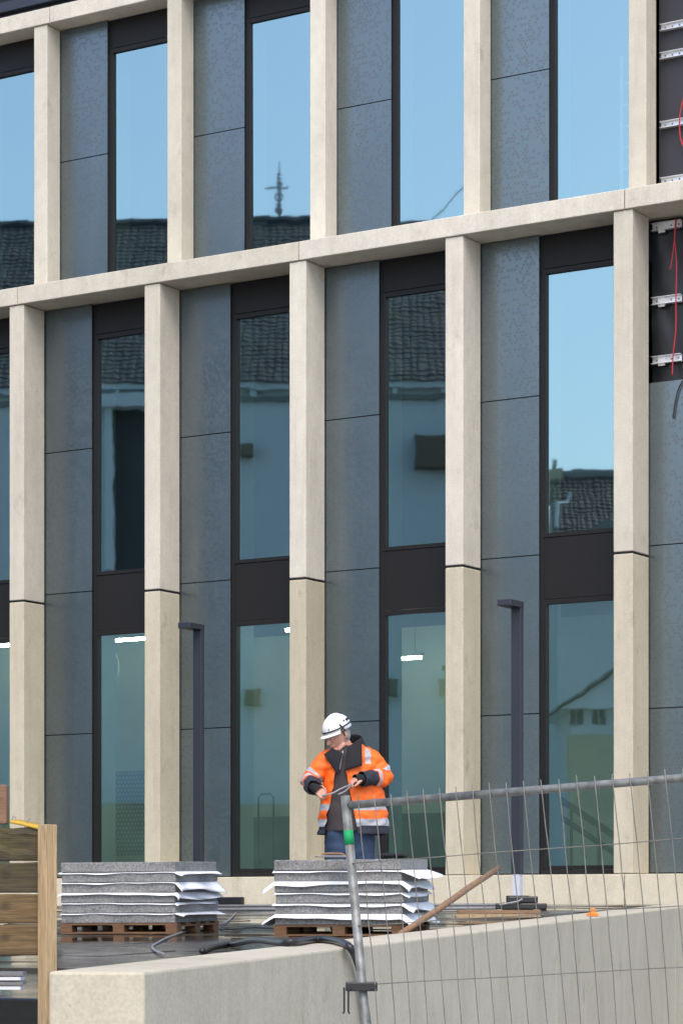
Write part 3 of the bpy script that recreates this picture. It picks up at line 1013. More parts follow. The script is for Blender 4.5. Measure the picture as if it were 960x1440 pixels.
# ================================================================== SLAB STACKS
def wavy_sheet(w_, d_, left, right, front, hang, seed):
    """thin foam sheet lying on a slab of w_ x d_ whose edges stick out and curl"""
    r_ = random.Random(seed)
    nx, ny = 46, 26
    m = MB()
    ph = [r_.uniform(0, 6.28) for _ in range(6)]
    x0_, x1_ = -w_ / 2 - left, w_ / 2 + right
    y0_, y1_ = -d_ / 2 - front, d_ / 2 + 0.01
    for i in range(ny + 1):
        for j in range(nx + 1):
            x = x0_ + (x1_ - x0_) * j / nx
            y = y0_ + (y1_ - y0_) * i / ny
            if i == 0:
                y += 0.003 * math.sin(x * 7 + ph[0]) + 0.003 * math.sin(x * 17 + ph[1])
            ovx = max(0, x - w_ / 2)
            ovl = max(0, -w_ / 2 - x)
            ovy = max(0, -d_ / 2 - y)
            z = 0.0
            z -= ovy * (0.9 + 0.25 * math.sin(x * 5 + ph[2]))
            z += hang * ovx * (1.0 + 0.22 * math.sin(y * 5.0 + ph[3]))
            z -= ovl * 0.45 * (1 + math.sin(y * 5 + ph[5]))
            if j == nx:
                x += 0.02 * math.sin(y * 11 + ph[4])
            m.v.append(Vector((x, y, z)))
    for i in range(ny):
        for j in range(nx):
            a_ = i * (nx + 1) + j
            m.f.append((a_, a_ + 1, a_ + nx + 2, a_ + nx + 1))
            m.m.append(0)
    return m

ORD = ['topmost', 'second', 'third', 'fourth', 'fifth', 'lowest']
def pallet(c, rz, tilt, label, wx, wy):
    t = thing('pallet', label, 'pallet', c, rz)
    t.rotation_euler = (tilt[0], tilt[1], rz)
    n = 5
    for i in range(n):
        yy = -wy / 2 + (wy - 0.1) * i / (n - 1)
        MB().box(-wx / 2, wx / 2, yy, yy + 0.1, 0.070, 0.085).build('deck_board', 'pallet_wood', t)
    for i in range(3):
        xx = -wx / 2 + (wx - 0.1) * i / 2
        MB().box(xx, xx + 0.1, -wy / 2 + 0.001, wy / 2 - 0.001, 0.055, 0.0695).build('stringer_board', 'pallet_wood', t)
        for jy in range(3):
            yy = -wy / 2 + (wy - 0.12) * jy / 2
            MB().box(xx + 0.002, xx + 0.098, yy + 0.003, yy + 0.117, 0.0145, 0.0545).build('block', 'pallet_wood', t)
    for jy in range(3):
        yy = -wy / 2 + (wy - 0.1) * jy / 2
        MB().box(-wx / 2, wx / 2, yy, yy + 0.1, 0.0, 0.014).build('bottom_board', 'pallet_wood', t)
    return t

def stack(c, rz, which, wx, wy, th, seed, sheet_spec):
    r_ = random.Random(seed)
    tilt = (0.016, -0.004)
    Rm = Matrix.Rotation(rz, 4, 'Z') @ Matrix.Rotation(tilt[1], 4, 'Y') @ Matrix.Rotation(tilt[0], 4, 'X')
    pallet(c, rz, tilt, 'orange brown wooden pallet under the %s stack of stone slabs' % which, wx + 0.02, wy)
    z = 0.0865
    for i in range(5, -1, -1):
        off = Vector((r_.uniform(-0.006, 0.006), r_.uniform(-0.006, 0.006), 0))
        bm = bmesh.new()
        bmesh.ops.create_cube(bm, size=1)
        bmesh.ops.scale(bm, vec=(wx, wy, th), verts=bm.verts)
        bmesh.ops.subdivide_edges(bm, edges=bm.edges, cuts=5, use_grid_fill=True)
        for v in bm.verts:
            nn = noise.noise(v.co * 9 + Vector((i * 7.3, seed, 0)))
            if abs(v.co.z) < th * 0.49:
                v.co.x *= 1 + 0.004 * nn
                v.co.y *= 1 + 0.004 * nn
            v.co.z += th / 2
        me = bpy.data.meshes.new('stone_slab')
        bm.to_mesh(me)
        bm.free()
        me.materials.append(MATS['granite'])
        o = place('stone_slab', me, Vector(c) + Rm @ (Vector((0, 0, z)) + off))
        o.rotation_euler = (tilt[0], tilt[1], rz + r_.uniform(-0.006, 0.006))
        b = o.modifiers.new('bevel', 'BEVEL')
        b.width = 0.006
        b.segments = 2
        b.limit_method = 'ANGLE'
        nm = ORD[i] + (' from the top' if 0 < i < 5 else '')
        tag(o, 'speckled grey stone slab, %s of the %s stack' % (nm, which), 'stone slab', 'stone slabs stacked on pallets')
        z += th
        if i > 0:
            L, Rr, F, hg = sheet_spec[i - 1]
            sh = wavy_sheet(wx, wy, L, Rr, F, hg, seed * 10 + i).build('foam_sheet', 'white_sheet', smooth=True, origin=(0, 0, 0))
            sh.location = Vector(c) + Rm @ Vector((0, 0, z + 0.0015))
            sh.rotation_euler = (tilt[0], tilt[1], rz)
            so = sh.modifiers.new('thick', 'SOLIDIFY')
            so.thickness = 0.002
            so.offset = 1
            tag(sh, 'white foam sheet under the %s slab of the %s stack' % (ORD[i - 1], which), 'foam sheet', 'white foam sheets between the slabs')
            z += 0.004
    return z

def stack_base(px, py, Z):
    p = at(px, py, Z)
    p.z = deck_z(p.y)
    return p
# left stack: the near right corner stands at x = 247
RZ1 = TH + R(-17.5)
RZ2 = TH + R(-13.5)
WX, WY, TK = 1.00, 0.98, 0.0795
def corner_to_centre(corner, rz, wx, wy):
    v = Matrix.Rotation(rz, 3, 'Z') @ Vector((-wx / 2, wy / 2, 0))
    return corner + v
c1 = corner_to_centre(stack_base(247, 1311, 20.7), RZ1, WX, WY)
c1.z = deck_z(c1.y) + 0.003
c2 = corner_to_centre(stack_base(566, 1313, 19.4), RZ2, WX, WY)
c2.z = deck_z(c2.y) + 0.003
stack(c1, RZ1, 'left', WX, WY, TK, 3, [(0.025, 0.045, 0.012, -0.5), (0.00, 0.075, 0.010, -1.0), (0.035, 0.05, 0.022, -1.1), (0.00, 0.02, 0.012, -0.9), (0.01, 0.065, 0.012, -0.35)])
ztop2 = stack(c2, RZ2, 'right', WX, WY, TK, 8, [(0.015, 0.14, 0.016, -0.45), (0.10, 0.07, 0.030, -0.9), (0.02, 0.04, 0.020, -0.9), (0.02, 0.08, 0.026, -0.8), (0.10, 0.09, 0.040, -0.8)])

# things lying on the right stack
p = at(468, 1209, 19.35)
zt2 = c2.z + ztop2
t = thing('trowel_board', 'flat grey float board lying on the right stack in front of the man', 'tool', (p.x, p.y, zt2 + 0.003), TH + R(8))
MB().box(-0.13, 0.13, -0.06, 0.06, 0.004, 0.016).build('board', 'grey_cable', t, bevel=0.004)
MB().tube([(-0.09, 0, 0.016), (-0.06, 0, 0.03), (0.06, 0, 0.03), (0.09, 0, 0.016)], 0.009, 8, smooth_path=3).build('handle', 'stick_wood', t, smooth=True)
p = at(552, 1210, 19.6)
t = thing('glove_pair', 'black work gloves lying on the right end of the right stack', 'gloves', (p.x, p.y, zt2 + 0.004), TH)
for i, (dx, dy, s_) in enumerate(((-0.03, 0.0, 1), (0.05, 0.02, -1))):
    m = MB()
    m.ball((dx, dy, 0.022), (0.07, 0.05, 0.02), 12, 8, fn=lambda p_: p_ + Vector((0, 0, 0.1 * noise.noise(p_ * 2))))
    for q in range(4):
        m.tube([(dx + s_ * 0.05, dy - 0.03 + 0.018 * q, 0.02), (dx + s_ * 0.10, dy - 0.034 + 0.021 * q, 0.024 + 0.004 * (q % 2)), (dx + s_ * 0.135, dy - 0.036 + 0.023 * q, 0.012)], 0.011, 8, smooth_path=3)
    m.tube([(dx, dy - 0.04, 0.02), (dx + s_ * 0.035, dy - 0.07, 0.02)], 0.012, 8)
    m.build('glove', 'black_cloth', t, smooth=True)

# stick
a = at(571, 1309, 17.0)
a.z = at(571, 1309, 17.0).z
b = at(700, 1222, 19.0)
d = (a - b).normalized()
a2 = a + d * 0.12
m = MB().tube([a2, a2.lerp(b, 0.35) + Vector((0, 0, -0.004)), a2.lerp(b, 0.7) + Vector((0, 0, 0.004)), b], 0.023, 8)
tag(m.build('wooden_stick', 'stick_wood', smooth=True), 'brown wooden pole slanting up beside the right stack of slabs', 'stick')

# cables on the terrace
cable('grey_cable', [on_deck(px, py, 0.012) for px, py in ((332, 1284), (318, 1297), (298, 1301), (265, 1309), (238, 1318), (222, 1326), (214, 1332), (219, 1338), (230, 1342))],
      0.008, 'grey_cable', 'thin grey cable winding over the wet terrace right of the left stack')
cable('grey_cable', [on_deck(px, py, 0.012) for px, py in ((318, 1299), (310, 1306), (330, 1307), (352, 1305), (390, 1306))],
      0.007, 'black_rubber', 'thin black cable lying between the two slab stacks')
def on_top(px, py):
    lo, hi = 7.0, 28.0
    for _ in range(50):
        md = (lo + hi) / 2
        q = at(px, py, md)
        t_ = (q - Vector((WC.x, WC.y, q.z))).dot(WD)
        if q.z > wall_top(t_) + 0.02:
            lo = md
        else:
            hi = md
    return at(px, py, lo)
def hang(px, py):
    # just in front of the wall's face
    lo, hi = 8.0, 28.0
    for _ in range(50):
        md = (lo + hi) / 2
        q = at(px, py, md)
        n_ = (q - Vector((WC.x, WC.y, q.z))).dot(WN)
        if n_ < -0.035:
            lo = md
        else:
            hi = md
    return at(px, py, lo)
pts = [on_deck(284, 1338, 0.02), on_deck(300, 1332, 0.02), on_deck(330, 1328, 0.03)]
pts += [on_top(360, 1327.5), on_top(400, 1326), on_top(440, 1322), on_top(468, 1323)]
pts += [hang(490, 1331), hang(501, 1350), hang(507, 1372), hang(511, 1400), hang(517, 1445), hang(520, 1500)]
pts[3] = pts[2].lerp(pts[4], 0.5) + Vector((0, 0, 0.02))
cable('black_hose', pts, 0.02, 'black_rubber', 'thick black hose draped over the concrete wall and hanging behind the fence post', 6, 10)

# orange cap on the wall
p = on_top(833, 1286)
t = thing('orange_cap', 'small orange plastic cap standing on top of the concrete wall', 'cap', p - Vector((0, 0, 0.018)), TH)
MB().box(-0.045, 0.045, -0.03, 0.03, 0, 0.03).build('base', 'orange_plastic', t, bevel=0.006)
MB().tube([(0, 0, 0.03), (0, 0, 0.065)], [0.028, 0.022], 12).build('knob', 'orange_plastic', t)

# ================================================================== TIMBER BARRIER AT THE LEFT EDGE
PZ = 10.72
pb = at(66.5, 1160, PZ)
bar = thing('timber_barrier', 'weathered timber planks behind a fresh square post at the left edge', 'barrier', (pb.x, pb.y, 0), TH)
htop = pb.z
s_ = 0.058
m = MB().box(-s_ / 2, s_ / 2, -s_ / 2, s_ / 2, -0.02, htop)
po = m.build('post', 'fresh_timber', bar, bevel=0.003)
po.rotation_euler = (0, 0, R(-46))
po['label'] = 'fresh pale square timber post'
def pz(py): return at(0, py, PZ + 0.08).z
xe = (57 - 66.5) / 3600 * PZ
tops = [(1161, 1211, 'mossy_timber'), (1212.5, 1256, 'mossy_timber'), (1257.5, 1299, 'plank_timber'), (1300.5, 1344, 'plank_timber')]
for i, (y0_, y1_, mt) in enumerate(tops):
    bm = bmesh.new()
    bmesh.ops.create_cube(bm, size=1)
    L = 2.6
    hh = pz(y0_) - pz(y1_)
    bmesh.ops.scale(bm, vec=(L, 0.055, hh), verts=bm.verts)
    bmesh.ops.subdivide_edges(bm, edges=[e_ for e_ in bm.edges if abs((e_.verts[0].co - e_.verts[1].co).x) > 1], cuts=40)
    bmesh.ops.subdivide_edges(bm, edges=[e_ for e_ in bm.edges if abs((e_.verts[0].co - e_.verts[1].co).z) > 0.05], cuts=5)
    for v in bm.verts:
        amp = 0.026 if i == 0 else (0.010 if i == 1 else 0.005)
        v.co.y += amp * 0.6 * noise.noise(Vector((v.co.x * 7, v.co.z * 40, i * 5)))
        if v.co.z > 0.04:
            v.co.z += amp * 0.7 * (noise.noise(Vector((v.co.x * 8, i * 3.0, 1))) - 0.4)
    me = bpy.data.meshes.new('plank')
    bm.to_mesh(me)
    bm.free()
    me.materials.append(MATS[mt])
    o = place('plank', me, (xe - L / 2, 0.05 + 0.03, (pz(y0_) + pz(y1_)) / 2), bar)
    b = o.modifiers.new('bevel', 'BEVEL'); b.width = 0.006; b.segments = 2; b.limit_method = 'ANGLE'
MB().box(-2.2, -2.14, 0.11, 0.17, 0, pz(1165)).build('rear_post', 'plank_timber', bar)
# brown block and yellow strap on top
p = at(-14, 1158, PZ + 0.08)
o = MB().box(-0.08, 0.075, -0.035, 0.035, 0, 0.165).build('timber_block', 'block_wood', bevel=0.006, origin=(0, 0, 0))
o.location = (p.x, p.y, pz(1160.5) + 0.003)
o.rotation_euler = (0, 0, TH)
tag(o, 'brown timber block standing on the top plank at the left edge', 'timber')
m = MB()
n = 24
for i in range(n + 1):
    u = i / n
    px = 14 + (56 - 14) * u
    py = 1153.5 + 9.5 * u ** 1.2
    q = at(px, py, PZ + 0.05)
    w_ = at(px, py + 4.0, PZ + 0.045)
    m.v += [q + Vector((0, 0.05, 0.004)), q, w_]
for i in range(n):
    for k in range(2):
        m.f.append((i * 3 + k, i * 3 + k + 1, i * 3 + k + 4, i * 3 + k + 3))
        m.m.append(0)
o = m.build('yellow_strap', 'yellow_strap', smooth=True)
so = o.modifiers.new('thick', 'SOLIDIFY'); so.thickness = 0.006
tag(o, 'yellow lashing strap along the mossy top plank beside the post', 'strap')
m = MB().tube([at(17, 1153, PZ + 0.05), at(18, 1149, PZ + 0.05), at(21, 1149, PZ + 0.05), at(22, 1152, PZ + 0.05)], 0.0025, 6, smooth_path=4)
m.tube([at(38, 1157, PZ + 0.05), at(40, 1153, PZ + 0.05), at(43, 1152, PZ + 0.05)], 0.0025, 6, smooth_path=4)
tag(m.build('tie_wire', 'grey_cable', smooth=True), 'thin bent tie wire ends sticking up from the yellow strap', 'wire')
# white boards on the terrace under the planks
p = on_deck(8, 1392)
t = thing('edging_stack', 'small stack of white edging strips lying under the timber planks', 'edging', (p.x, p.y, p.z), TH)
for i in range(4):
    MB().box(-0.5, 0.075 + 0.01 * (i % 2), -0.05, 0.10, 0.022 * i, 0.022 * i + 0.015).build('strip', ('white_sheet', 'grey_cable')[i % 2], t)

# ================================================================== MESH FENCE
FA = at(486, 1128, 8.5)
FH = Vector((CS, SN, 0)) * math.cos(R(24)) - Vector((-SN, CS, 0)) * math.sin(R(24))   # along the panel, coming nearer
FU = FH * 1.0 + Vector((0, 0, 0.060))
FV = FH * 0.098 + Vector((0, 0, -1.0))          # down along the post
FU.normalize()
FN = FH.cross(Vector((0, 0, 1))).normalized()   # towards the lens
FW, FHH = 3.45, 1.98
def fp(u, v, n=0.0):
    return FA + FU * u + FV * v + FN * n
fen = thing('mesh_fence', 'tilted galvanised mesh fence panel in front of the concrete wall', 'fence', fp(0, FHH))
MB().tube([fp(0, -0.02), fp(0, FHH)], 0.0155, 14).build('post', 'galvanised', fen, world=True, smooth=True)
MB().tube([fp(FW, -0.02), fp(FW, FHH)], 0.0155, 14).build('post', 'galvanised', fen, world=True, smooth=True)
MB().tube([fp(0.0, 0.012), fp(1.2, 0.014), fp(2.4, 0.014), fp(FW, 0.012)], 0.0135, 12).build('top_rail', 'galvanised', fen, world=True, smooth=True)
MB().tube([fp(0.0, FHH - 0.03), fp(FW, FHH - 0.03)], 0.0155, 12).build('bottom_rail', 'galvanised', fen, world=True, smooth=True)
MB().tube([fp(0, 0.095), fp(0, 0.142)], 0.0165, 16).build('green_tape', 'green_tape', fen, world=True, smooth=True)
u = 0.052
r_ = random.Random(5)
while u < FW - 0.03:
    pts = []
    drift = r_.gauss(0, 0.004)
    for i, v in enumerate((-0.012 - r_.uniform(0, 0.012), 0.05, 0.13, 0.205, 0.31, 0.41, 0.51, 0.605, 0.8, 1.0, 1.4, FHH - 0.02)):
        sw = 0.007 * noise.noise(Vector((u * 2.3, v * 2.4, 0.4))) + drift * v + (r_.gauss(0, 0.0009) if i > 1 else 0)
        pts.append(fp(u + sw, v, 0.0155 + (r_.gauss(0, 0.0015) if i > 2 else 0)))
    MB().tube(pts, 0.0018, 6).build('wire', 'wire_galvanised', fen, world=True, smooth=True)
    u += 0.0585
for v in (0.205, 0.412, 0.605, 0.81, 1.02, 1.22, 1.42, 1.62, 1.82):
    pts = [fp(FW * i / 24, v + 0.004 * noise.noise(Vector((i * 0.7, v * 9, 0))), 0.0115) for i in range(25)]
    MB().tube(pts, 0.0019, 6).build('cross_wire', 'wire_galvanised', fen, world=True, smooth=True)
# clamp on the post
cl = fp(0, 0.61)
t = thing('fence_clamp', 'black fence clamp with two hanging prongs bolted to the fence post', 'clamp', cl, TH)
MB().box(-0.055, 0.05, -0.034, -0.0225, -0.018, 0.012).build('strap', 'black_rubber', t, bevel=0.003)
MB().box(-0.055, 0.05, 0.0225, 0.034, -0.018, 0.012).build('strap', 'black_rubber', t, bevel=0.003)
MB().tube([(-0.042, -0.042, -0.003), (-0.042, 0.042, -0.003)], 0.009, 8).build('bolt', 'black_rubber', t)
MB().tube([(0.036, -0.042, -0.003), (0.036, 0.042, -0.003)], 0.009, 8).build('bolt', 'black_rubber', t)
for dx in (-0.06, -0.046):
    MB().tube([(dx, -0.03, -0.005), (dx, -0.03, -0.085), (dx + (0.004 if dx > -0.05 else -0.004), -0.03, -0.092)], 0.0032, 6).build('prong', 'black_rubber', t)

# ================================================================== THE MAN
MZ = 20.57
mp = at(487, 1300, MZ)
man_z = deck_z(mp.y)
man = thing('person', 'workman in orange high visibility jacket and white helmet looking down at a cable', 'person', (mp.x, mp.y, man_z + 0.004), TH)

def loft(m, rings, n, a0=0.0, a1=2 * math.pi, closed=True, matfn=None, wr=0.0, seed=0.0):
    """rings: (centre, rx, ry); angle 0 = +x, -pi/2 = towards the lens"""
    o = len(m.v)
    cnt = n if closed else n + 1
    for (c, rx, ry, aa0, aa1) in rings:
        for k in range(cnt):
            a_ = aa0 + (aa1 - aa0) * k / n
            ca, sa = math.cos(a_), math.sin(a_)
            e_ = 2.5
            den = (abs(ca) ** e_ + abs(sa) ** e_) ** (1 / e_)
            p_ = Vector((c[0] + rx * ca / den, c[1] + ry * sa / den, c[2]))
            if wr:
                q = noise.noise(Vector((p_.x * 9, p_.y * 9, p_.z * 16 + seed))) + 0.5 * noise.noise(Vector((p_.x * 22, p_.y * 22, p_.z * 30 + seed)))
                p_ += Vector((ca, sa, 0.0)) * wr * q
            m.v.append(p_)
    for i in range(len(rings) - 1):
        for k in range(n):
            k2 = (k + 1) % cnt if closed else k + 1
            f = (o + i * cnt + k, o + i * cnt + k2, o + (i + 1) * cnt + k2, o + (i + 1) * cnt + k)
            m.f.append(f)
            cc = sum((m.v[q] for q in f), Vector()) / 4
            m.m.append(matfn(cc) if matfn else 0)

def interp(keys, n):
    out = []
    for i in range(n + 1):
        z = keys[0][0] + (keys[-1][0] - keys[0][0]) * i / n
        for a_, b_ in zip(keys, keys[1:]):
            if (a_[0] - z) * (b_[0] - z) <= 1e-12:
                u_ = (z - a_[0]) / (b_[0] - a_[0])
                u_ = u_ * u_ * (3 - 2 * u_)
                out.append([z] + [a_[q] + (b_[q] - a_[q]) * u_ for q in range(1, len(a_))])
                break
    return out

# hand builder ------------------------------------------------
def hand(m, wrist, fwd, nrm, side, curl, scale=1.0):
    """fwd: wrist to knuckles; nrm: out of the palm; side: towards the thumb"""
    fwd, nrm, side = Vector(fwd).normalized(), Vector(nrm).normalized(), Vector(side).normalized()
    wv = Vector(wrist)
    for q in (-0.028, -0.01, 0.01, 0.026):
        m.tube([wv + side * q * 0.6, wv + fwd * 0.045 + side * q, wv + fwd * 0.085 + side * q], [0.017, 0.015, 0.0125], 8)
    for q, ln in ((0.030, 0.92), (0.010, 1.0), (-0.010, 0.95), (-0.029, 0.78)):
        p_ = wv + fwd * 0.085 + side * q
        ang = 0.0
        pts_ = [p_]
        for seg_l, c_ in ((0.040, curl[0]), (0.027, curl[1]), (0.021, curl[2])):
            ang += c_
            p_ = p_ + (fwd * math.cos(ang) + nrm * math.sin(ang)) * seg_l * ln
            pts_.append(p_)
        m.tube([pts_[0] - fwd * 0.01] + pts_, [0.0098, 0.0098, 0.009, 0.0085, 0.0072], 8)
    tb = wv + fwd * 0.028 + side * 0.028
    t1 = tb + side * 0.022 + fwd * 0.026 + nrm * 0.010
    t2 = t1 + fwd * 0.026 + nrm * 0.020 + side * 0.002
    t3 = t2 + fwd * 0.018 + nrm * 0.014 - side * 0.008
    m.tube([tb, t1, t2, t3], [0.014, 0.012, 0.0105, 0.008], 8)

# arms: shoulder, elbow, wrist, hand direction
AR = [Vector((-0.135, 0.0, 1.395)), Vector((-0.285, -0.035, 1.222)), Vector((-0.262, -0.245, 1.158))]
AL = [Vector((0.190, 0.0, 1.400)), Vector((0.288, -0.030, 1.245)), Vector((0.135, -0.195, 1.222))]
HEAD_C = Vector((-0.066, -0.035, 1.580))
HM = Matrix.Rotation(R(-56), 4, 'Z') @ Matrix.Rotation(R(22), 4, 'X')

body = MB()
# torso, legs, neck as overlapping tubes that are then fused into one skin
body.tube([(0.03, 0, 0.90), (0.035, 0, 1.10), (0.04, 0, 1.30), (0.03, 0, 1.42)], [0.13, 0.125, 0.14, 0.10], 16)
for sx, x_ in ((-1, -0.055), (1, 0.135)):
    body.tube([(0.035 + sx * 0.06, 0, 0.92), (x_, -0.01, 0.5), (x_, 0.02, 0.10), (x_ + sx * 0.01, -0.02, 0.05), (x_ + sx * 0.02, -0.14, 0.035)], [0.085, 0.055, 0.04, 0.045, 0.035], 12)
for A_ in (AR, AL):
    body.tube([Vector((0.03, 0, 1.40)), A_[0], A_[1], A_[2]], [0.075, 0.055, 0.043, 0.028], 12)
body.tube([(0.025, 0.02, 1.38), (0.010, 0.01, 1.47), (-0.035, -0.015, 1.545)], [0.075, 0.056, 0.054], 14)
def face(p_):
    q = p_.copy()
    # facing -y: jaw narrows, chin and nose come forward
    if q.z < 0:
        k_ = 1 - 0.28 * (-q.z)
        q.x *= k_
    if q.y < 0:
        q.y *= 0.97
    return q
body.ball(HEAD_C, (0.075, 0.098, 0.124), 24, 18, M=HM, fn=face)
def hp(x_, y_, z_): return HEAD_C + (HM @ Vector((x_, y_, z_)))
body.tube([hp(0, -0.090, 0.018), hp(0, -0.108, -0.014), hp(0, -0.116, -0.030), hp(0, -0.095, -0.036)], [0.010, 0.013, 0.016, 0.012], 8)      # nose
body.tube([hp(-0.022, -0.082, -0.060), hp(0, -0.092, -0.062), hp(0.022, -0.082, -0.060)], 0.0095, 8)      # lips
body.ball(hp(0, -0.070, -0.098), (0.030, 0.026, 0.022), 10, 8, M=HM)          # chin
body.tube([hp(-0.055, -0.062, 0.022), hp(0, -0.088, 0.026), hp(0.055, -0.062, 0.022)], 0.012, 8)           # brow
body.tube([hp(-0.058, 0.0, -0.070), hp(-0.035, -0.055, -0.098), hp(0.035, -0.055, -0.098), hp(0.058, 0.0, -0.070)], 0.018, 8)  # jaw
for sx in (-1, 1):
    body.tube([hp(sx * 0.076, 0.012, 0.022), hp(sx * 0.083, 0.022, 0.005), hp(sx * 0.080, 0.016, -0.018), hp(sx * 0.074, 0.006, -0.028)], [0.010, 0.013, 0.011, 0.007], 8)   # ears
# right hand (left in the picture) grips towards the right; left hand points left, both closed on the cable
hand(body, AR[2], (0.55, -0.55, -0.45), (0.35, 0.6, -0.55), (0.55, 0.30, 0.75), (0.75, 0.95, 0.6))
hand(body, AL[2], (-0.80, -0.45, -0.08), (-0.10, 0.25, -0.95), (0.30, -0.90, -0.25), (0.70, 1.0, 0.7))
bo_ = body.build('body_raw', 'skin', None, smooth=True, origin=(0, 0, 0))
rm = bo_.modifiers.new('fuse', 'REMESH')
rm.mode = 'VOXEL'
rm.voxel_size = 0.0055
sm = bo_.modifiers.new('smooth', 'SMOOTH')
sm.factor = 0.5
sm.iterations = 3
dg = bpy.context.evaluated_depsgraph_get()
me = bpy.data.meshes.new_from_object(bo_.evaluated_get(dg))
me.name = 'body'
bpy.data.objects.remove(bo_)
for p_ in me.polygons:
    p_.use_smooth = True
me.materials.clear()
me.materials.append(MATS['skin'])
bobj = place('body', me, (0, 0, 0), man)
for sx in (-1, 1):
    MB().ball(hp(sx * 0.030, -0.082, 0.002), (0.010, 0.008, 0.006), 10, 6, M=HM).build('eye', 'eye_white', bobj, smooth=True)

# jacket -------------------------------------------------------
JM = ['hivis_orange', 'reflective_band', 'navy_cloth', 'black_cloth']
keys = [(0.785, 0.058, 0.288, 0.185), (0.90, 0.056, 0.280, 0.180), (1.05, 0.052, 0.262, 0.172), (1.20, 0.046, 0.235, 0.165),
        (1.32, 0.038, 0.226, 0.158), (1.40, 0.034, 0.214, 0.145), (1.455, 0.031, 0.172, 0.125), (1.495, 0.030, 0.125, 0.105), (1.515, 0.028, 0.095, 0.090)]
AOP = R(-112)
rings = []
for z, cx, rx, ry in interp(keys, 84):
    hwid = R(10) + R(18) * max(0, min(1, (1.32 - z) / 0.5))
    if z > 1.32:
        hwid = R(10) + R(16) * (z - 1.32) / 0.2
    rings.append(((cx, 0.01, z), rx, ry, AOP + hwid, AOP + 2 * math.pi - hwid))
def jcol(c):
    z = c.z + 0.035 * max(0.0, c.x - 0.1) * -1.0
    if z < 0.832: return 2
    if 0.850 < z < 0.905: return 1
    if 0.975 < z < 1.030: return 1
    if z > 1.345 and 0.150 < c.x < 0.195 and c.y < 0.12: return 1
    if z > 1.345 and -0.135 < c.x < -0.095 and c.y < 0.12: return 1
    if z < 0.85: return 2
    return 0
m = MB()
loft(m, rings, 110, closed=False, matfn=jcol, wr=0.016, seed=2)
def sleeve(m, A_, r0, r1, r2, bands, seed, upto):
    pts_ = catmull([A_[0].lerp(Vector((0.03, 0, 1.36)), 0.45), A_[0], A_[0].lerp(A_[1], 0.5), A_[1], A_[1].lerp(A_[2], 0.5), A_[1].lerp(A_[2], upto)], 12)
    n_ = len(pts_)
    seg = 26
    prev = None
    o = len(m.v)
    for i, p_ in enumerate(pts_):
        u_ = i / (n_ - 1)
        t_ = (pts_[min(i + 1, n_ - 1)] - pts_[max(i - 1, 0)]).normalized()
        a_ = t_.cross(Vector((0, 1, 0))) if prev is None else prev - t_ * prev.dot(t_)
        a_.normalize()
        prev = a_
        b_ = t_.cross(a_)
        rr = r0 + (r1 - r0) * min(1, u_ / 0.6) if u_ < 0.6 else r1 + (r2 - r1) * (u_ - 0.6) / 0.4
        for k in range(seg):
            an = 2 * math.pi * k / seg
            d_ = a_ * math.cos(an) + b_ * math.sin(an)
            q = p_ + d_ * rr
            wv = 0.016 * noise.noise(Vector((q.x * 14 + seed, q.y * 12, q.z * 26))) + 0.008 * noise.noise(q * 38)
            m.v.append(q + d_ * wv)
    for i in range(n_ - 1):
        u_ = (i + 0.5) / (n_ - 1)
        mi = 0
        for (lo, hi, mm) in bands:
            if lo <= u_ < hi:
                mi = mm
        for k in range(seg):
            k2 = (k + 1) % seg
            m.f.append((o + i * seg + k, o + i * seg + k2, o + (i + 1) * seg + k2, o + (i + 1) * seg + k))
            m.m.append(mi)
sleeve(m, AR, 0.088, 0.078, 0.060, ((0.46, 0.53, 1), (0.68, 0.75, 1), (0.80, 1.0, 2)), 3, 1.10)
sleeve(m, AL, 0.088, 0.082, 0.058, ((0.48, 0.55, 1), (0.73, 0.79, 1), (0.80, 1.0, 2)), 9, 1.10)
jk = m.build('jacket', JM, man, smooth=True, origin=(0, 0, 0))
so = jk.modifiers.new('thick', 'SOLIDIFY'); so.thickness = 0.008; so.offset = -1
# collar standing round the neck, black inside
m = MB()
n = 40
for i in range(9):
    v_ = i / 8
    for k in range(n + 1):
        a_ = AOP + R(22) + (2 * math.pi - R(44)) * k / n
        back = 0.5 + 0.5 * math.cos(a_ - AOP - math.pi)
        zt = 1.475 + 0.125 * back ** 0.8
        rx = 0.150 - 0.045 * v_ + 0.02 * (1 - back)
        ry = 0.128 - 0.035 * v_
        m.v.append(Vector((0.030 - 0.012 * v_ + rx * math.cos(a_), 0.018 + ry * math.sin(a_), 1.435 + (zt - 1.435) * v_)))
for i in range(8):
    for k in range(n):
        a_ = i * (n + 1) + k
        m.f.append((a_, a_ + 1, a_ + n + 2, a_ + n + 1))
        m.m.append(0)
# lapels folded open
def patch(m, P, nu=8, nv=8, puff=0.012):
    o = len(m.v)
    P = [Vector(q) for q in P]
    for i in range(nv + 1):
        for k in range(nu + 1):
            u_, v_ = k / nu, i / nv
            q = P[0] * (1 - u_) * (1 - v_) + P[1] * u_ * (1 - v_) + P[2] * u_ * v_ + P[3] * (1 - u_) * v_
            q = q + Vector((0, -puff * math.sin(math.pi * u_) * math.sin(math.pi * v_), 0))
            m.v.append(q)
    for i in range(nv):
        for k in range(nu):
            a_ = o + i * (nu + 1) + k
            m.f.append((a_, a_ + 1, a_ + nu + 2, a_ + nu + 1))
            m.m.append(0)
patch(m, [(-0.015, -0.186, 1.290), (0.125, -0.178, 1.335), (0.122, -0.082, 1.565), (0.005, -0.118, 1.480)])
patch(m, [(-0.070, -0.172, 1.255), (-0.032, -0.150, 1.435), (-0.115, -0.100, 1.475), (-0.182, -0.105, 1.425)])
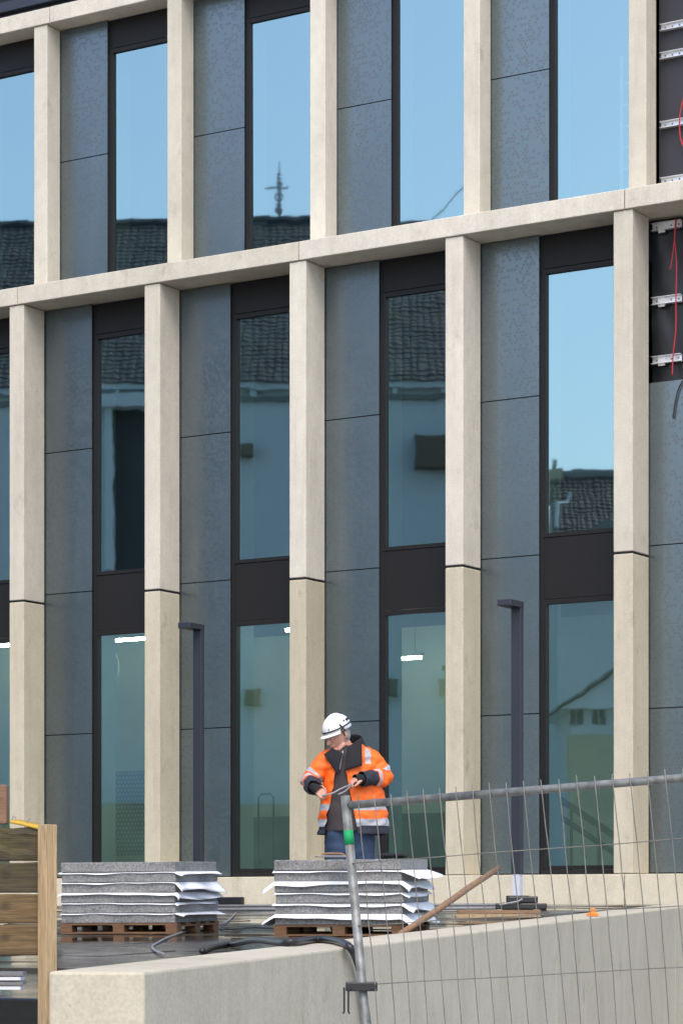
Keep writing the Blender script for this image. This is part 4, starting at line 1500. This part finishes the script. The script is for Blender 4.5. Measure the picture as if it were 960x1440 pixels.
cl_ = m.build('collar', ['black_cloth', 'hivis_orange'], jk, smooth=True, origin=(0, 0, 0))
so = cl_.modifiers.new('thick', 'SOLIDIFY'); so.thickness = 0.007
# shirt
m = MB()
rings = []
for z, cx, rx, ry in interp([(0.815, 0.02, 0.205, 0.150), (0.95, 0.02, 0.215, 0.158), (1.15, 0.03, 0.205, 0.150), (1.32, 0.035, 0.205, 0.142), (1.43, 0.03, 0.15, 0.115), (1.50, 0.012, 0.072, 0.068)], 40):
    rings.append(((cx, 0.01, z), rx, ry, 0, 2 * math.pi))
loft(m, rings, 48, wr=0.007, seed=4)
sh_ = m.build('shirt', 'charcoal_cloth', man, smooth=True, origin=(0, 0, 0))
MB().tube([(-0.055, -0.153, 1.30), (-0.045, -0.142, 1.38), (-0.030, -0.108, 1.45)], 0.006, 6).build('zip', 'reflective_band', sh_, smooth=True)
# jeans
m = MB()
def leg(x_top, x_bot, seed):
    rings_ = []
    for z, cx, rx, ry in interp([(0.05, x_bot, 0.075, 0.085), (0.25, x_bot, 0.080, 0.085), (0.50, (x_top + x_bot) / 2, 0.086, 0.092), (0.75, x_top, 0.098, 0.110), (0.92, x_top + (0.02 if x_top < 0 else -0.02), 0.110, 0.125), (0.98, x_top + (0.02 if x_top < 0 else -0.02), 0.105, 0.12)], 44):
        rings_.append(((cx, 0.0, z), rx, ry, 0, 2 * math.pi))
    loft(m, rings_, 28, wr=0.012, seed=seed)
leg(-0.075, -0.080, 1)
leg(0.130, 0.140, 6)
m.build('jeans', 'denim', man, smooth=True, origin=(0, 0, 0))
for x_ in (-0.080, 0.140):
    m = MB()
    m.ball((x_, -0.075, 0.040), (0.052, 0.145, 0.045), 16, 10, fn=lambda q: Vector((q.x, q.y, max(q.z, -0.9))))
    m.tube([(x_, 0.01, 0.04), (x_, 0.015, 0.16)], [0.055, 0.052], 14)
    m.build('boot', 'boot_leather', man, smooth=True)
# fingerless gloves
for A_, f_ in ((AR, Vector((0.55, -0.55, -0.45))), (AL, Vector((-0.80, -0.45, -0.08)))):
    f_ = f_.normalized()
    gq = [A_[2] - f_ * 0.02, A_[2] + f_ * 0.015, A_[2] + f_ * 0.05, A_[2] + f_ * 0.080]
    MB().tube(gq, [0.040, 0.041, 0.044, 0.043], 16, cap=False).build('glove', 'black_cloth', man, smooth=True)
# helmet
HO = HEAD_C + (HM @ Vector((0, 0.010, 0.056)))
def dome(p_):
    q = p_.copy()
    if q.z < -0.12:
        q.z = -0.12
    q.z *= 1.0 + 0.05 * max(0, 1 - abs(q.x) * 3)
    return q
m = MB()
m.ball(HO, (0.104, 0.126, 0.120), 32, 22, M=HM, fn=dome)
o = len(m.v)
nb = 20
for i in range(nb + 1):
    a_ = R(200) + R(140) * i / nb
    for rr, zz in ((0.98, -0.010), (1.05 + 0.32 * math.sin(math.pi * i / nb), -0.026), (1.05 + 0.31 * math.sin(math.pi * i / nb), -0.033), (0.96, -0.018)):
        m.v.append(HO + (HM @ Vector((0.104 * math.cos(a_) * min(rr, 1.10), 0.126 * math.sin(a_) * rr, zz))))
for i in range(nb):
    for k in range(4):
        k2 = (k + 1) % 4
        m.f.append((o + i * 4 + k, o + i * 4 + k2, o + (i + 1) * 4 + k2, o + (i + 1) * 4 + k))
        m.m.append(0)
hel = m.build('helmet', 'helmet_white', man, smooth=True, origin=(0, 0, 0))
def hh(x_, y_, z_): return HO + (HM @ Vector((x_ * 0.928, y_ * 0.915, z_ * 0.937)))
m = MB()
m.tube([hh(0.1145 * math.cos(t), 0.1405 * math.sin(t), 0.016 + 0.012 * math.sin(t)) for t in [2 * math.pi * i / 36 for i in range(37)]], 0.0065, 8)
m.build('goggle_strap', 'helmet_black', hel, smooth=True)
m = MB()
for i in range(3):
    x_ = (-0.02 + 0.02 * i)
    m.tube([hh(x_, 0.05 - 0.0, 0.1235), hh(x_, 0.085, 0.108)], 0.007, 6)
m.tube([hh(0.100, 0.055, 0.058), hh(0.090, 0.080, 0.060)], 0.011, 8)
m.tube([hh(0.104, 0.018, 0.056), hh(0.100, 0.032, 0.060)], 0.006, 6)
m.build('vent_slot', 'helmet_black', hel, smooth=True)
m = MB()
m.tube([hh(0.110, -0.035, 0.045), hh(0.116, -0.020, 0.012), hh(0.108, 0.0, -0.025)], 0.006, 6)
m.tube([hh(0.117, -0.040, -0.008), hh(0.117, 0.002, 0.018)], 0.006, 6)
m.tube([hh(0.100, -0.02, -0.02), hh(0.085, 0.0, -0.075)], 0.004, 6)
m.build('goggle_clip', 'helmet_black', hel, smooth=True)
MB().ball(hh(0.010, -0.140, 0.006), (0.012, 0.006, 0.008), 8, 6, M=HM).build('helmet_mark', 'helmet_black', hel, smooth=True)
MB().ball(hh(0.055, -0.122, 0.030), (0.007, 0.004, 0.006), 8, 6, M=HM).build('helmet_mark', 'helmet_black', hel, smooth=True)
# hair below the helmet
m = MB()
m.ball(HEAD_C + (HM @ Vector((0, 0.022, 0.0))), (0.0765, 0.085, 0.088), 24, 16, M=HM, fn=lambda q: Vector((q.x, max(q.y, -0.02), q.z)))
m.build('hair', 'grey_hair', man, smooth=True, origin=(0, 0, 0))
# cable in his hands
hr = AR[2] + Vector((0.55, -0.55, -0.45)).normalized() * 0.10 + Vector((0.02, 0.0, -0.02))
hl = AL[2] + Vector((-0.80, -0.45, -0.08)).normalized() * 0.10 + Vector((0, 0.0, -0.03))
Mw = mat_world(man)
P_ = [Mw @ q for q in (hr + Vector((-0.05, 0.02, 0.0)), hr, hr.lerp(hl, 0.3) + Vector((0, -0.02, -0.012)), hr.lerp(hl, 0.6) + Vector((0, -0.02, -0.004)), hl, hl + Vector((0.05, 0.02, 0.012)))]
Q_ = [Mw @ q for q in (hl + Vector((0.03, 0, 0)), hl, hl.lerp(hr, 0.25) + Vector((0, -0.02, -0.035)), hl.lerp(hr, 0.5) + Vector((0, -0.03, -0.04)))]
m = MB().tube(P_, 0.007, 8, smooth_path=6)
m.tube(Q_, 0.006, 8, smooth_path=6)
tag(m.build('held_cable', 'grey_cable', smooth=True), 'short grey cable held between both hands of the workman', 'cable')
